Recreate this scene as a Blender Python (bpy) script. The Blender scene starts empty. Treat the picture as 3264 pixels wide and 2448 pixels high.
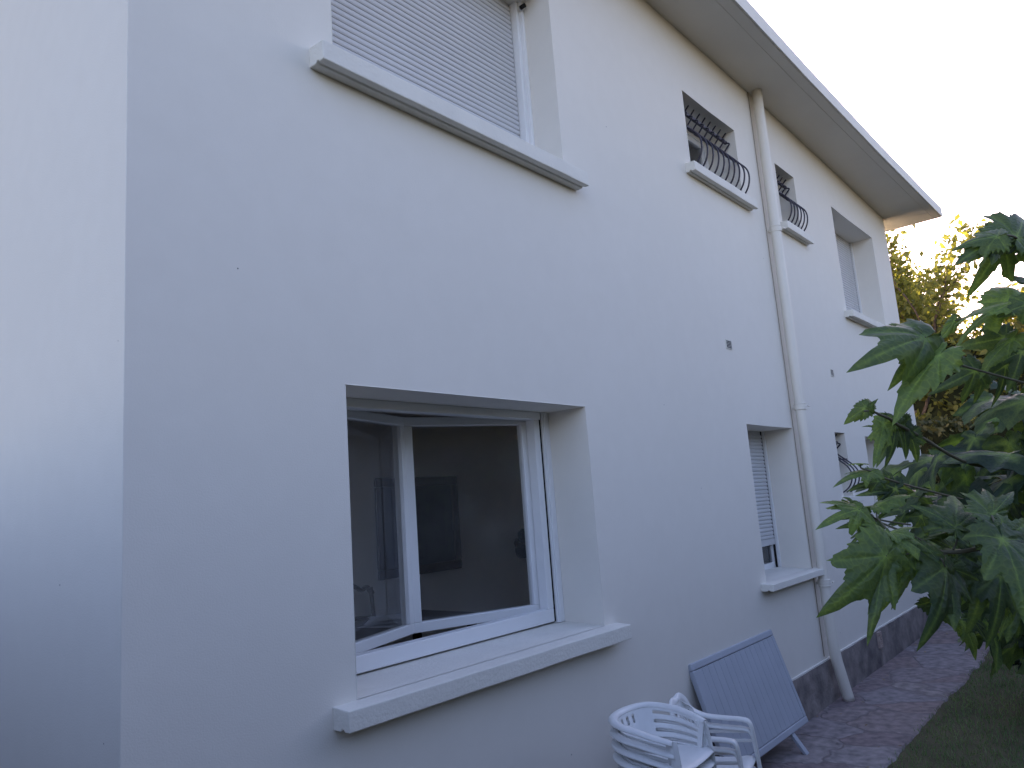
import bpy, bmesh, math, random
from mathutils import Vector, Matrix, noise
SC = bpy.context.scene
R = math.radians
# ------------------------------------------------------------------ camera
CAMZ = 1.875
RX = Vector((0.6512029, -0.7553475, -0.0733813))
UP = Vector((-0.0762037, -0.1612879, 0.9839610))
FW = Vector((0.7550680, 0.6351664, 0.1625915))
RX.normalize(); FW.normalize(); UP = RX.cross(FW).normalized()
CAM = Vector((0, 0, CAMZ))
FPX = 2394.34                      # focal length in pixels of the 3264 x 2448 photograph
cd = bpy.data.cameras.new('camera')
cam = bpy.data.objects.new('camera', cd); SC.collection.objects.link(cam)
cam.matrix_world = Matrix(((RX.x, UP.x, -FW.x, 0), (RX.y, UP.y, -FW.y, 0), (RX.z, UP.z, -FW.z, CAMZ), (0, 0, 0, 1)))
cd.sensor_width = 36; cd.lens = 36 * FPX / 3264; cd.clip_start = 0.05; cd.clip_end = 500
SC.camera = cam
# ------------------------------------------------------------------ world and sun
SUN_AZ = R(28); SUN_EL = R(15)     # azimuth counted from +X towards +Y
sund = Vector((math.cos(SUN_AZ) * math.cos(SUN_EL), math.sin(SUN_AZ) * math.cos(SUN_EL), math.sin(SUN_EL)))
W = bpy.data.worlds.new('World'); SC.world = W; W.use_nodes = True
nt = W.node_tree
sky = nt.nodes.new('ShaderNodeTexSky'); sky.sky_type = 'NISHITA'; sky.sun_disc = False
sky.sun_elevation = SUN_EL; sky.sun_rotation = math.pi / 2 - SUN_AZ
sky.air_density = 1.0; sky.dust_density = 1.6; sky.ozone_density = 2.5
bg = nt.nodes['Background']; bg.inputs[1].default_value = 0.15
gain = nt.nodes.new('ShaderNodeMixRGB'); gain.blend_type = 'MULTIPLY'; gain.inputs[0].default_value = 1; gain.inputs[2].default_value = (1.36, 1.03, 1.02, 1)
nt.links.new(sky.outputs[0], gain.inputs[1]); nt.links.new(gain.outputs[0], bg.inputs[0])
sl = bpy.data.lights.new('sun', 'SUN'); sl.energy = 4.5; sl.angle = R(0.5); sl.color = (1.0, 0.80, 0.58)
so = bpy.data.objects.new('sun', sl); SC.collection.objects.link(so)
so.rotation_euler = sund.to_track_quat('Z', 'Y').to_euler()
SC.view_settings.view_transform = 'Standard'; SC.view_settings.look = 'None'
SC.view_settings.exposure = 1.84; SC.view_settings.gamma = 1.0
SC.render.engine = 'CYCLES'
SC.cycles.max_bounces = 8; SC.cycles.transparent_max_bounces = 12
SC.cycles.diffuse_bounces = 5

COL = SC.collection
# ------------------------------------------------------------------ helpers
def ray(px, py):
    return (RX * ((px - 1632) / FPX) - UP * ((py - 1224) / FPX) + FW)
def at(px, py, d):
    """world point at distance d (metres along the view axis) seen at photo pixel px, py"""
    return CAM + ray(px, py) * d
def tag(o, label=None, cat=None, group=None, kind=None):
    if label: o['label'] = label
    if cat: o['category'] = cat
    if group: o['group'] = group
    if kind: o['kind'] = kind
    return o
def empty(name, loc=(0, 0, 0), rz=0):
    o = bpy.data.objects.new(name, None); COL.objects.link(o)
    o.location = loc; o.rotation_euler = (0, 0, rz); o.empty_display_size = 0.1
    return o
def obj(name, bm, mat, parent=None, smooth=False, bevel=0, seg=2):
    me = bpy.data.meshes.new(name)
    if isinstance(bm, bmesh.types.BMesh):
        bm.normal_update(); bm.to_mesh(me); bm.free()
    else:
        me.from_pydata(bm[0], [], bm[1])
    for m in (mat if isinstance(mat, (list, tuple)) else [mat]): me.materials.append(m)
    if smooth:
        for p in me.polygons: p.use_smooth = True
    o = bpy.data.objects.new(name, me); COL.objects.link(o)
    if parent: o.parent = parent
    if bevel:
        b = o.modifiers.new('bevel', 'BEVEL'); b.width = bevel; b.segments = seg; b.limit_method = 'ANGLE'; b.angle_limit = R(40)
        b.harden_normals = False
    return o
def box(bm, x0, x1, y0, y1, z0, z1, mi=0):
    v = [bm.verts.new(p) for p in ((x0,y0,z0),(x1,y0,z0),(x1,y1,z0),(x0,y1,z0),(x0,y0,z1),(x1,y0,z1),(x1,y1,z1),(x0,y1,z1))]
    for f in ((0,3,2,1),(4,5,6,7),(0,1,5,4),(1,2,6,5),(2,3,7,6),(3,0,4,7)):
        bm.faces.new([v[i] for i in f]).material_index = mi
    return v
def frame_path(pts):
    out = []
    n = len(pts)
    for i in range(n):
        t = (pts[min(i+1, n-1)] - pts[max(i-1, 0)])
        out.append(t.normalized() if t.length > 1e-9 else Vector((0, 0, 1)))
    return out
def tube(bm, pts, rads, seg=8, cap=True, flat=1.0):
    pts = [Vector(p) for p in pts]
    if not isinstance(rads, (list, tuple)): rads = [rads] * len(pts)
    T = frame_path(pts)
    ref = Vector((0, 0, 1)) if abs(T[0].z) < 0.9 else Vector((1, 0, 0))
    rings = []
    nrm = T[0].cross(ref).normalized()
    for i, p in enumerate(pts):
        nrm = (nrm - T[i] * nrm.dot(T[i])).normalized()
        b = T[i].cross(nrm)
        rings.append([bm.verts.new(p + (nrm * math.cos(2*math.pi*k/seg) + b * math.sin(2*math.pi*k/seg) * flat) * rads[i]) for k in range(seg)])
    for a, c in zip(rings, rings[1:]):
        for k in range(seg):
            f = bm.faces.new((a[k], a[(k+1) % seg], c[(k+1) % seg], c[k])); f.smooth = True
    if cap:
        bm.faces.new(rings[0][::-1]); bm.faces.new(rings[-1])
def spline(pts, n=6):
    pts = [Vector(p) for p in pts]; out = []
    for i in range(len(pts) - 1):
        p0 = pts[max(i-1, 0)]; p1 = pts[i]; p2 = pts[i+1]; p3 = pts[min(i+2, len(pts)-1)]
        for k in range(n):
            t = k / n
            out.append(0.5 * ((2*p1) + (p2-p0)*t + (2*p0-5*p1+4*p2-p3)*t*t + (3*p1-p0-3*p2+p3)*t**3))
    out.append(pts[-1]); return out

# ------------------------------------------------------------------ materials
def mat(name, col, rough=0.7, spec=0.3, noise_amt=0.0, noise_scale=5.0, bump=0.0, bump_scale=200.0, col2=None, metal=0.0, detail=6):
    m = bpy.data.materials.new(name); m.use_nodes = True
    n = m.node_tree.nodes; l = m.node_tree.links; b = n['Principled BSDF']
    b.inputs['Base Color'].default_value = (*col, 1); b.inputs['Roughness'].default_value = rough
    b.inputs['Specular IOR Level'].default_value = spec; b.inputs['Metallic'].default_value = metal
    tc = n.new('ShaderNodeTexCoord')
    if noise_amt or col2:
        t = n.new('ShaderNodeTexNoise'); t.inputs['Scale'].default_value = noise_scale; t.inputs['Detail'].default_value = detail
        l.new(tc.outputs['Object'], t.inputs['Vector'])
        r = n.new('ShaderNodeValToRGB'); r.color_ramp.elements[0].position = 0.3; r.color_ramp.elements[1].position = 0.7
        c2 = col2 if col2 else tuple(max(0, c * (1 - noise_amt)) for c in col)
        r.color_ramp.elements[0].color = (*c2, 1); r.color_ramp.elements[1].color = (*col, 1)
        l.new(t.outputs[0], r.inputs[0]); l.new(r.outputs[0], b.inputs['Base Color'])
    if bump:
        t = n.new('ShaderNodeTexNoise'); t.inputs['Scale'].default_value = bump_scale; t.inputs['Detail'].default_value = 4
        l.new(tc.outputs['Object'], t.inputs['Vector'])
        bp = n.new('ShaderNodeBump'); bp.inputs['Strength'].default_value = bump; bp.inputs['Distance'].default_value = 0.01
        l.new(t.outputs[0], bp.inputs['Height']); l.new(bp.outputs[0], b.inputs['Normal'])
    return m

def render_mat():
    m = bpy.data.materials.new('painted_render'); m.use_nodes = True
    n = m.node_tree.nodes; l = m.node_tree.links; b = n['Principled BSDF']
    b.inputs['Roughness'].default_value = 0.85; b.inputs['Specular IOR Level'].default_value = 0.2
    tc = n.new('ShaderNodeTexCoord')
    a = n.new('ShaderNodeTexNoise'); a.inputs['Scale'].default_value = 0.9; a.inputs['Detail'].default_value = 5
    c = n.new('ShaderNodeTexNoise'); c.inputs['Scale'].default_value = 9; c.inputs['Detail'].default_value = 8
    mx = n.new('ShaderNodeMath'); mx.operation = 'ADD'
    l.new(tc.outputs['Object'], a.inputs['Vector']); l.new(tc.outputs['Object'], c.inputs['Vector'])
    l.new(a.outputs[0], mx.inputs[0]); l.new(c.outputs[0], mx.inputs[1])
    r = n.new('ShaderNodeValToRGB')
    r.color_ramp.elements[0].position = 0.6; r.color_ramp.elements[0].color = (0.755, 0.72, 0.655, 1)
    r.color_ramp.elements[1].position = 1.35; r.color_ramp.elements[1].color = (0.78, 0.745, 0.68, 1)
    mr = n.new('ShaderNodeMath'); mr.operation = 'MULTIPLY'; mr.inputs[1].default_value = 0.7
    l.new(mx.outputs[0], mr.inputs[0]); l.new(mr.outputs[0], r.inputs[0])
    # tiny dark specks of dirt in the paint
    v = n.new('ShaderNodeTexVoronoi'); v.inputs['Scale'].default_value = 3.1; v.inputs['Randomness'].default_value = 1
    l.new(tc.outputs['Object'], v.inputs['Vector'])
    lt = n.new('ShaderNodeMath'); lt.operation = 'LESS_THAN'; lt.inputs[1].default_value = 0.012
    l.new(v.outputs['Distance'], lt.inputs[0])
    mc = n.new('ShaderNodeMixRGB'); mc.inputs[2].default_value = (0.2, 0.19, 0.18, 1)
    l.new(lt.outputs[0], mc.inputs[0]); l.new(r.outputs[0], mc.inputs[1]); l.new(mc.outputs[0], b.inputs['Base Color'])
    f = n.new('ShaderNodeTexNoise'); f.inputs['Scale'].default_value = 160; f.inputs['Detail'].default_value = 5
    g = n.new('ShaderNodeTexNoise'); g.inputs['Scale'].default_value = 3; g.inputs['Detail'].default_value = 3
    l.new(tc.outputs['Object'], f.inputs['Vector']); l.new(tc.outputs['Object'], g.inputs['Vector'])
    b1 = n.new('ShaderNodeBump'); b1.inputs['Strength'].default_value = 0.22; b1.inputs['Distance'].default_value = 0.004
    b2 = n.new('ShaderNodeBump'); b2.inputs['Strength'].default_value = 0.10; b2.inputs['Distance'].default_value = 0.03
    l.new(f.outputs[0], b1.inputs['Height']); l.new(g.outputs[0], b2.inputs['Height'])
    l.new(b2.outputs[0], b1.inputs['Normal']); l.new(b1.outputs[0], b.inputs['Normal'])
    return m
M_WALL = render_mat()
M_SOFFIT = mat('soffit_paint', (0.78, 0.74, 0.66), 0.85, 0.2, 0.05, 2.0, 0.15, 120)
M_SILL = mat('sill_paint', (0.78, 0.755, 0.69), 0.7, 0.3, 0.07, 6.0, 0.35, 60)
M_PVC = mat('white_pvc', (0.80, 0.80, 0.80), 0.35, 0.4, 0.04, 3.0)
M_SHUT = mat('shutter_pvc', (0.60, 0.60, 0.61), 0.5, 0.3, 0.05, 2.0)
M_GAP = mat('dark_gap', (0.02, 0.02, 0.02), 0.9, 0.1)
M_IRON = mat('wrought_iron', (0.035, 0.03, 0.05), 0.5, 0.5, 0.3, 40.0)
M_PIPE = mat('painted_downpipe', (0.78, 0.74, 0.66), 0.45, 0.4, 0.05, 4.0)
M_PLINTH = mat('rough_plinth', (0.34, 0.30, 0.28), 0.95, 0.15, 0, 5.0, 0.9, 25, col2=(0.13, 0.115, 0.115), detail=10)
M_ROOF = mat('roof_tile', (0.35, 0.16, 0.10), 0.9, 0.2, 0.3, 6.0)
M_PLASTIC = mat('white_plastic', (0.82, 0.83, 0.83), 0.36, 0.45, 0.06, 8.0, 0.05, 80)
M_TABLE = mat('grey_plastic', (0.42, 0.45, 0.51), 0.5, 0.35, 0.08, 5.0, 0.1, 90)
M_TABLEG = mat('table_groove', (0.13, 0.15, 0.19), 0.7, 0.2)
M_ROOM = mat('interior_plaster', (0.80, 0.78, 0.75), 0.9, 0.2, 0.05, 3.0)
M_FLOOR = mat('interior_floor', (0.55, 0.50, 0.44), 0.4, 0.4, 0.15, 5.0)
M_WOOD = mat('dark_wood', (0.05, 0.028, 0.018), 0.45, 0.4, 0.3, 20.0)
M_CANVAS = mat('dark_canvas', (0.03, 0.03, 0.035), 0.7, 0.3, 0, 8.0, col2=(0.012, 0.012, 0.018))
M_PAPER = mat('paper', (0.7, 0.7, 0.72), 0.8, 0.2, 0.1, 20.0)
M_CLOTH = mat('dark_cloth', (0.02, 0.02, 0.03), 0.9, 0.2, 0.3, 30.0, 0.4, 60)
M_BARK = mat('bark', (0.20, 0.15, 0.12), 0.95, 0.1, 0, 12.0, 0.8, 40, col2=(0.08, 0.06, 0.05))
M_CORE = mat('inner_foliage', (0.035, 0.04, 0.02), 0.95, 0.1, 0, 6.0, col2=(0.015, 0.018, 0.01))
M_SEAM = mat('brown_seam', (0.30, 0.25, 0.20), 0.7, 0.3)
M_TERRA = mat('terracotta', (0.50, 0.40, 0.36), 0.9, 0.1, 0.3, 30.0)
M_LITTER = mat('dry_leaf', (0.42, 0.34, 0.22), 0.9, 0.1, 0, 9.0, col2=(0.16, 0.11, 0.06))
M_TWIG = mat('green_twig', (0.16, 0.15, 0.10), 0.7, 0.2, 0.3, 30.0)

def glass_mat():
    m = bpy.data.materials.new('window_glass'); m.use_nodes = True
    n = m.node_tree.nodes; l = m.node_tree.links; n.clear()
    o = n.new('ShaderNodeOutputMaterial'); t = n.new('ShaderNodeBsdfTransparent'); g = n.new('ShaderNodeBsdfGlossy')
    t.inputs[0].default_value = (0.93, 0.94, 0.94, 1); g.inputs['Roughness'].default_value = 0.01
    g.inputs[0].default_value = (0.9, 0.93, 1, 1)
    f = n.new('ShaderNodeFresnel'); f.inputs[0].default_value = 1.5
    mx = n.new('ShaderNodeMixShader')
    # uneven pale film painted in for the grey haze of reflections on the pane
    tc = n.new('ShaderNodeTexCoord'); ns = n.new('ShaderNodeTexNoise'); ns.inputs['Scale'].default_value = 3.5; ns.inputs['Detail'].default_value = 8
    l.new(tc.outputs['Object'], ns.inputs['Vector']); mr = n.new('ShaderNodeMapRange'); mr.inputs[1].default_value = .35; mr.inputs[2].default_value = .75; mr.inputs[3].default_value = .045; mr.inputs[4].default_value = .10
    l.new(ns.outputs[0], mr.inputs[0]); df = n.new('ShaderNodeBsdfDiffuse'); df.inputs[0].default_value = (.6, .6, .6, 1)
    md = n.new('ShaderNodeMixShader'); l.new(mr.outputs[0], md.inputs[0]); l.new(t.outputs[0], md.inputs[1]); l.new(df.outputs[0], md.inputs[2])
    l.new(f.outputs[0], mx.inputs[0]); l.new(md.outputs[0], mx.inputs[1]); l.new(g.outputs[0], mx.inputs[2]); l.new(mx.outputs[0], o.inputs[0])
    return m
M_GLASS = glass_mat()

def leaf_mat(name, c1, c2, trans, tcol, rough=0.45, veins=True, spec=0.35):
    m = bpy.data.materials.new(name); m.use_nodes = True
    n = m.node_tree.nodes; l = m.node_tree.links; b = n['Principled BSDF']; out = n['Material Output']
    b.inputs['Roughness'].default_value = rough; b.inputs['Specular IOR Level'].default_value = spec
    at_ = n.new('ShaderNodeAttribute'); at_.attribute_name = 'tone'
    r = n.new('ShaderNodeValToRGB'); r.color_ramp.elements[0].color = (*c1, 1); r.color_ramp.elements[1].color = (*c2, 1)
    l.new(at_.outputs['Fac'], r.inputs[0])
    src = r.outputs[0]
    if veins:
        av = n.new('ShaderNodeAttribute'); av.attribute_name = 'vein'
        mx = n.new('ShaderNodeMixRGB'); mx.inputs[2].default_value = tuple(min(1, c * 1.5 + 0.01) for c in c2) + (1,)
        l.new(av.outputs['Fac'], mx.inputs[0]); l.new(src, mx.inputs[1]); src = mx.outputs[0]
    if veins:
        lc = n.new('ShaderNodeAttribute'); lc.attribute_name = 'leaf_co'
        vo = n.new('ShaderNodeTexVoronoi'); vo.feature = 'DISTANCE_TO_EDGE'; vo.inputs['Scale'].default_value = 13
        no = n.new('ShaderNodeTexNoise'); no.inputs['Scale'].default_value = 5; no.inputs['Detail'].default_value = 6
        l.new(lc.outputs['Vector'], vo.inputs['Vector']); l.new(lc.outputs['Vector'], no.inputs['Vector'])
        rv = n.new('ShaderNodeValToRGB'); rv.color_ramp.elements[0].color = (1.15, 1.12, 1.0, 1); rv.color_ramp.elements[1].color = (0.86, 0.88, 0.9, 1); rv.color_ramp.elements[1].position = 0.12
        l.new(vo.outputs['Distance'], rv.inputs[0])
        m1 = n.new('ShaderNodeMixRGB'); m1.blend_type = 'MULTIPLY'; m1.inputs[0].default_value = 1; l.new(src, m1.inputs[1]); l.new(rv.outputs[0], m1.inputs[2])
        rn = n.new('ShaderNodeValToRGB'); rn.color_ramp.elements[0].position = 0.3; rn.color_ramp.elements[0].color = (0.72, 0.78, 0.85, 1); rn.color_ramp.elements[1].position = 0.72; rn.color_ramp.elements[1].color = (1.25, 1.15, 0.9, 1)
        l.new(no.outputs[0], rn.inputs[0])
        m2 = n.new('ShaderNodeMixRGB'); m2.blend_type = 'MULTIPLY'; m2.inputs[0].default_value = 1; l.new(m1.outputs[0], m2.inputs[1]); l.new(rn.outputs[0], m2.inputs[2]); src = m2.outputs[0]
        bp = n.new('ShaderNodeBump'); bp.inputs['Strength'].default_value = 0.55; bp.inputs['Distance'].default_value = 0.004
        l.new(vo.outputs['Distance'], bp.inputs['Height']); l.new(bp.outputs[0], b.inputs['Normal'])
    l.new(src, b.inputs['Base Color'])
    tr = n.new('ShaderNodeBsdfTranslucent')
    mt = n.new('ShaderNodeMixRGB'); mt.blend_type = 'MULTIPLY'; mt.inputs[0].default_value = 1; mt.inputs[2].default_value = (*tcol, 1)
    l.new(src, mt.inputs[1]); l.new(mt.outputs[0], tr.inputs[0])
    ad = n.new('ShaderNodeMixShader'); ad.inputs[0].default_value = trans
    l.new(b.outputs[0], ad.inputs[1]); l.new(tr.outputs[0], ad.inputs[2]); l.new(ad.outputs[0], out.inputs[0])
    return m
M_LEAF = leaf_mat('mulberry_leaf', (0.034, 0.058, 0.040), (0.265, 0.375, 0.09), 0.35, (1.6, 1.7, 0.8), 0.42, True, 0.35)
M_FAR = leaf_mat('yellowing_leaf', (0.10, 0.115, 0.045), (0.27, 0.27, 0.07), 0.5, (1.6, 1.5, 0.7), 0.6, False)
M_HEDGE = leaf_mat('hedge_leaf', (0.045, 0.055, 0.024), (0.12, 0.12, 0.05), 0.3, (1.2, 1.2, 0.8), 0.6, False)
M_DARK = leaf_mat('laurel_leaf', (0.020, 0.030, 0.024), (0.055, 0.080, 0.050), 0.2, (1.2, 1.2, 0.8), 0.4, False)

def path_mat():
    m = bpy.data.materials.new('crazy_paving'); m.use_nodes = True
    n = m.node_tree.nodes; l = m.node_tree.links; b = n['Principled BSDF']; b.inputs['Roughness'].default_value = 0.85
    b.inputs['Specular IOR Level'].default_value = 0.25
    tc = n.new('ShaderNodeTexCoord'); ns = n.new('ShaderNodeTexNoise'); ns.inputs['Scale'].default_value = 3.5; ns.inputs['Detail'].default_value = 5
    l.new(tc.outputs['Object'], ns.inputs['Vector'])
    mxv = n.new('ShaderNodeMixRGB'); mxv.inputs[0].default_value = 0.20
    l.new(tc.outputs['Object'], mxv.inputs[1]); l.new(ns.outputs['Color'], mxv.inputs[2])
    v = n.new('ShaderNodeTexVoronoi'); v.inputs['Scale'].default_value = 2.3
    e = n.new('ShaderNodeTexVoronoi'); e.inputs['Scale'].default_value = 2.3; e.feature = 'DISTANCE_TO_EDGE'
    l.new(mxv.outputs[0], v.inputs['Vector']); l.new(mxv.outputs[0], e.inputs['Vector'])
    sp = n.new('ShaderNodeSeparateColor'); l.new(v.outputs['Color'], sp.inputs[0])
    r = n.new('ShaderNodeValToRGB'); els = r.color_ramp.elements
    els[0].color = (0.23, 0.195, 0.205, 1); els[1].color = (0.35, 0.305, 0.285, 1)
    k = els.new(0.35); k.color = (0.29, 0.235, 0.225, 1); k = els.new(0.7); k.color = (0.29, 0.27, 0.28, 1)
    l.new(sp.outputs[0], r.inputs[0])
    n2 = n.new('ShaderNodeTexNoise'); n2.inputs['Scale'].default_value = 14; n2.inputs['Detail'].default_value = 9
    l.new(tc.outputs['Object'], n2.inputs['Vector'])
    r2 = n.new('ShaderNodeValToRGB'); r2.color_ramp.elements[0].position = 0.3; r2.color_ramp.elements[0].color = (0.6, 0.6, 0.6, 1); r2.color_ramp.elements[1].position = 0.75; r2.color_ramp.elements[1].color = (1.25, 1.2, 1.2, 1)
    l.new(n2.outputs[0], r2.inputs[0])
    mm = n.new('ShaderNodeMixRGB'); mm.blend_type = 'MULTIPLY'; mm.inputs[0].default_value = 1
    l.new(r.outputs[0], mm.inputs[1]); l.new(r2.outputs[0], mm.inputs[2])
    er = n.new('ShaderNodeValToRGB'); er.color_ramp.elements[0].position = 0.004; er.color_ramp.elements[1].position = 0.03
    l.new(e.outputs['Distance'], er.inputs[0])
    ml = n.new('ShaderNodeMixRGB'); ml.inputs[1].default_value = (0.215, 0.185, 0.185, 1)
    l.new(er.outputs[0], ml.inputs[0]); l.new(mm.outputs[0], ml.inputs[2]); l.new(ml.outputs[0], b.inputs['Base Color'])
    ah = n.new('ShaderNodeMath'); ah.operation = 'MULTIPLY_ADD'; ah.inputs[1].default_value = 0.35
    l.new(n2.outputs[0], ah.inputs[0]); l.new(er.outputs[0], ah.inputs[2])
    bp = n.new('ShaderNodeBump'); bp.inputs['Strength'].default_value = 0.6; bp.inputs['Distance'].default_value = 0.015
    l.new(ah.outputs[0], bp.inputs['Height']); l.new(bp.outputs[0], b.inputs['Normal'])
    return m
M_PATH = path_mat()
M_SOIL = mat('lawn_soil', (0.13, 0.115, 0.07), 0.95, 0.1, 0, 3.0, 0.6, 60, col2=(0.08, 0.08, 0.045), detail=10)
M_GRASS = leaf_mat('grass_blade', (0.11, 0.20, 0.075), (0.23, 0.30, 0.13), 0.3, (1.3, 1.3, 0.8), 0.6, False)

# ------------------------------------------------------------------ the setting
bm = bmesh.new(); v = [bm.verts.new(p) for p in ((-150,-150,0),(200,-150,0),(200,150,0),(-150,150,0))]; bm.faces.new(v)
tag(obj('ground', bm, M_SOIL), kind='structure')
# path: ragged lawn-side edge
bm = bmesh.new(); prev = None
random.seed(4)
for i in range(241):
    x = -1.0 + i * 0.075
    y = 1.70 + 0.055 * noise.noise(Vector((x * 1.3, 3, 0))) + 0.03 * noise.noise(Vector((x * 6, 1, 0))) - 0.01 * max(0, 6 - x)
    a = bm.verts.new((x, y, 0.012)); b_ = bm.verts.new((x, 2.5, 0.012)); c = bm.verts.new((x, y - 0.012, 0.0))
    if prev: bm.faces.new((prev[0], a, b_, prev[1])); bm.faces.new((prev[2], c, a, prev[0]))
    prev = (a, b_, c)
tag(obj('path', bm, M_PATH), kind='structure')

# ------------------------------------------------------------------ the house
YW = 2.5; YF = 2.78; X0 = 1.02; X1 = 11.70
house = empty('house', (6.3, 2.5, 0))
tag(house, 'cream rendered two storey house with deep window reveals and a flat eave, filling the photo', 'house')
def H(name, bm, m, parent=None, **k):
    o = obj(name, bm, m, None, **k); p = parent or house
    o.parent = p; o.matrix_parent_inverse = Matrix.Translation(-Vector(house.location))  # every house part is modelled in world metres
    if p is not house: o.matrix_parent_inverse = Matrix.Identity(4)
    return o
# windows: name, x0, x1, z0, z1
WIN = dict(low=(1.90, 3.6175, 1.185, 2.43), up=(1.90, 3.6175, 3.90, 5.168), A=(5.4325, 6.44, 4.50, 5.18),
           B=(7.405, 7.93, 4.50, 5.165), C=(9.17, 10.855, 3.85, 5.168), D=(5.895, 6.90, 1.15, 2.41),
           E=(8.085, 8.40, 1.74, 2.405), F=(9.125, 10.0, 1.15, 2.39))
def ztop(x):
    if x <= 7.2: return 5.758
    if x <= 9.5: return 5.758 + (5.715 - 5.758) * (x - 7.2) / 2.3
    return 5.715 + (5.620 - 5.715) * (x - 9.5) / 2.3
xs = sorted({X0, X1, 7.2, 9.5, *[w[0] for w in WIN.values()], *[w[1] for w in WIN.values()]})
zs = sorted({0.36, 5.5, *[w[2] for w in WIN.values()], *[w[3] for w in WIN.values()]})
bm = bmesh.new(); vc = {}
def V(x, y, z):
    k = (round(x, 4), round(y, 4), round(z, 4))
    if k not in vc: vc[k] = bm.verts.new(k)
    return vc[k]
for i in range(len(xs) - 1):
    for j in range(len(zs)):
        x0, x1 = xs[i], xs[i+1]; z0 = zs[j]
        if j + 1 < len(zs): za = zb = zs[j+1]
        else: za, zb = ztop(x0) + 0.03, ztop(x1) + 0.03
        cx, cz = (x0+x1)/2, (z0+za)/2
        if any(w[0] < cx < w[1] and w[2] < cz < w[3] for w in WIN.values()): continue
        bm.faces.new((V(x0,YW,z0), V(x1,YW,z0), V(x1,YW,zb), V(x0,YW,za)))
for w in WIN.values():
    x0, x1, z0, z1 = w
    gx = [x for x in xs if x0 <= x <= x1]; gz = [z for z in zs if z0 <= z <= z1]
    for a, b_ in zip(gx, gx[1:]):
        bm.faces.new((V(a,YW,z1), V(b_,YW,z1), V(b_,2.84,z1), V(a,2.84,z1)))
        bm.faces.new((V(a,YW,z0), V(a,2.84,z0), V(b_,2.84,z0), V(b_,YW,z0)))
    for a, b_ in zip(gz, gz[1:]):
        bm.faces.new((V(x0,YW,a), V(x0,YW,b_), V(x0,2.84,b_), V(x0,2.84,a)))
        bm.faces.new((V(x1,YW,a), V(x1,2.84,a), V(x1,2.84,b_), V(x1,YW,b_)))
YB = 11.0
for j in range(len(zs)):
    z0 = zs[j]
    z1l = zs[j+1] if j+1 < len(zs) else ztop(X0)+0.03
    z1r = zs[j+1] if j+1 < len(zs) else ztop(X1)+0.03
    zc_ = (z0 + min(z1l, 9)) / 2
    bm.faces.new((V(X0,3.95,z0), V(X0,YW,z0), V(X0,YW,z1l), V(X0,3.95,z1l)))
    if not (0.36 < zc_ < 2.43): bm.faces.new((V(X0,5.4,z0), V(X0,3.95,z0), V(X0,3.95,z1l), V(X0,5.4,z1l)))  # unseen opening added here to let daylight into the room
    else:
        bm.faces.new((V(X0,3.95,z0), V(X0,3.95,z1l), V(1.25,3.95,z1l), V(1.25,3.95,z0)))
        bm.faces.new((V(X0,5.4,z0), V(1.25,5.4,z0), V(1.25,5.4,z1l), V(X0,5.4,z1l)))
    bm.faces.new((V(X0,YB,z0), V(X0,5.4,z0), V(X0,5.4,z1l), V(X0,YB,z1l)))
    bm.faces.new((V(X1,YW,z0), V(X1,3.2,z0), V(X1,3.2,z1r), V(X1,YW,z1r)))
    if not (0.36 < zc_ < 2.43): bm.faces.new((V(X1,3.2,z0), V(X1,5.4,z0), V(X1,5.4,z1r), V(X1,3.2,z1r)))  # unseen opening added in the far gable to brighten the room
    bm.faces.new((V(X1,5.4,z0), V(X1,YB,z0), V(X1,YB,z1r), V(X1,5.4,z1r)))
bm.faces.new((V(X0,3.95,.36), V(1.25,3.95,.36), V(1.25,5.4,.36), V(X0,5.4,.36)))
bm.faces.new((V(X0,3.95,2.43), V(X0,5.4,2.43), V(1.25,5.4,2.43), V(1.25,3.95,2.43)))
bm.faces.new((V(X0,YB,0.36), V(X0,YB,ztop(X0)+0.03), V(X1,YB,ztop(X1)+0.03), V(X1,YB,0.36)))
H('wall', bm, M_WALL, bevel=0.007)
# plinth: rough stone-grey band a little proud of the wall, with a thin painted lip on top
bm = bmesh.new()
n_ = 150
top = []; bot = []
for i in range(n_ + 1):
    x = X0 - 0.02 + (X1 - X0 + 0.04) * i / n_
    j1 = 0.006 * noise.noise(Vector((x * 4, 0, 0)))
    rows = []
    for k in range(7):
        z = 0.005 + (0.358 - 0.005) * k / 6
        y = YW - 0.020 + 0.010 * noise.noise(Vector((x * 5, z * 6, 2)))
        rows.append(bm.verts.new((x, y, z + (j1 if k == 6 else 0))))
    rows.append(bm.verts.new((x, YW + 0.03, 0.358 + j1)))
    if i:
        for k in range(7): bm.faces.new((prev[k], rows[k], rows[k+1], prev[k+1]))
    prev = rows
box(bm, X0 - 0.02, X0 + 0.02, YW + 0.031, YB, 0.0, 0.357); box(bm, X1 - 0.02, X1 + 0.02, YW + 0.031, YB, 0.0, 0.357)
H('plinth', bm, M_PLINTH)
bm = bmesh.new(); box(bm, X0 - 0.001, X1 + 0.001, YW - 0.0125, YW + 0.004, 0.352, 0.372); H('plinth_edge_strip', bm, M_SILL, bevel=0.004)

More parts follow.
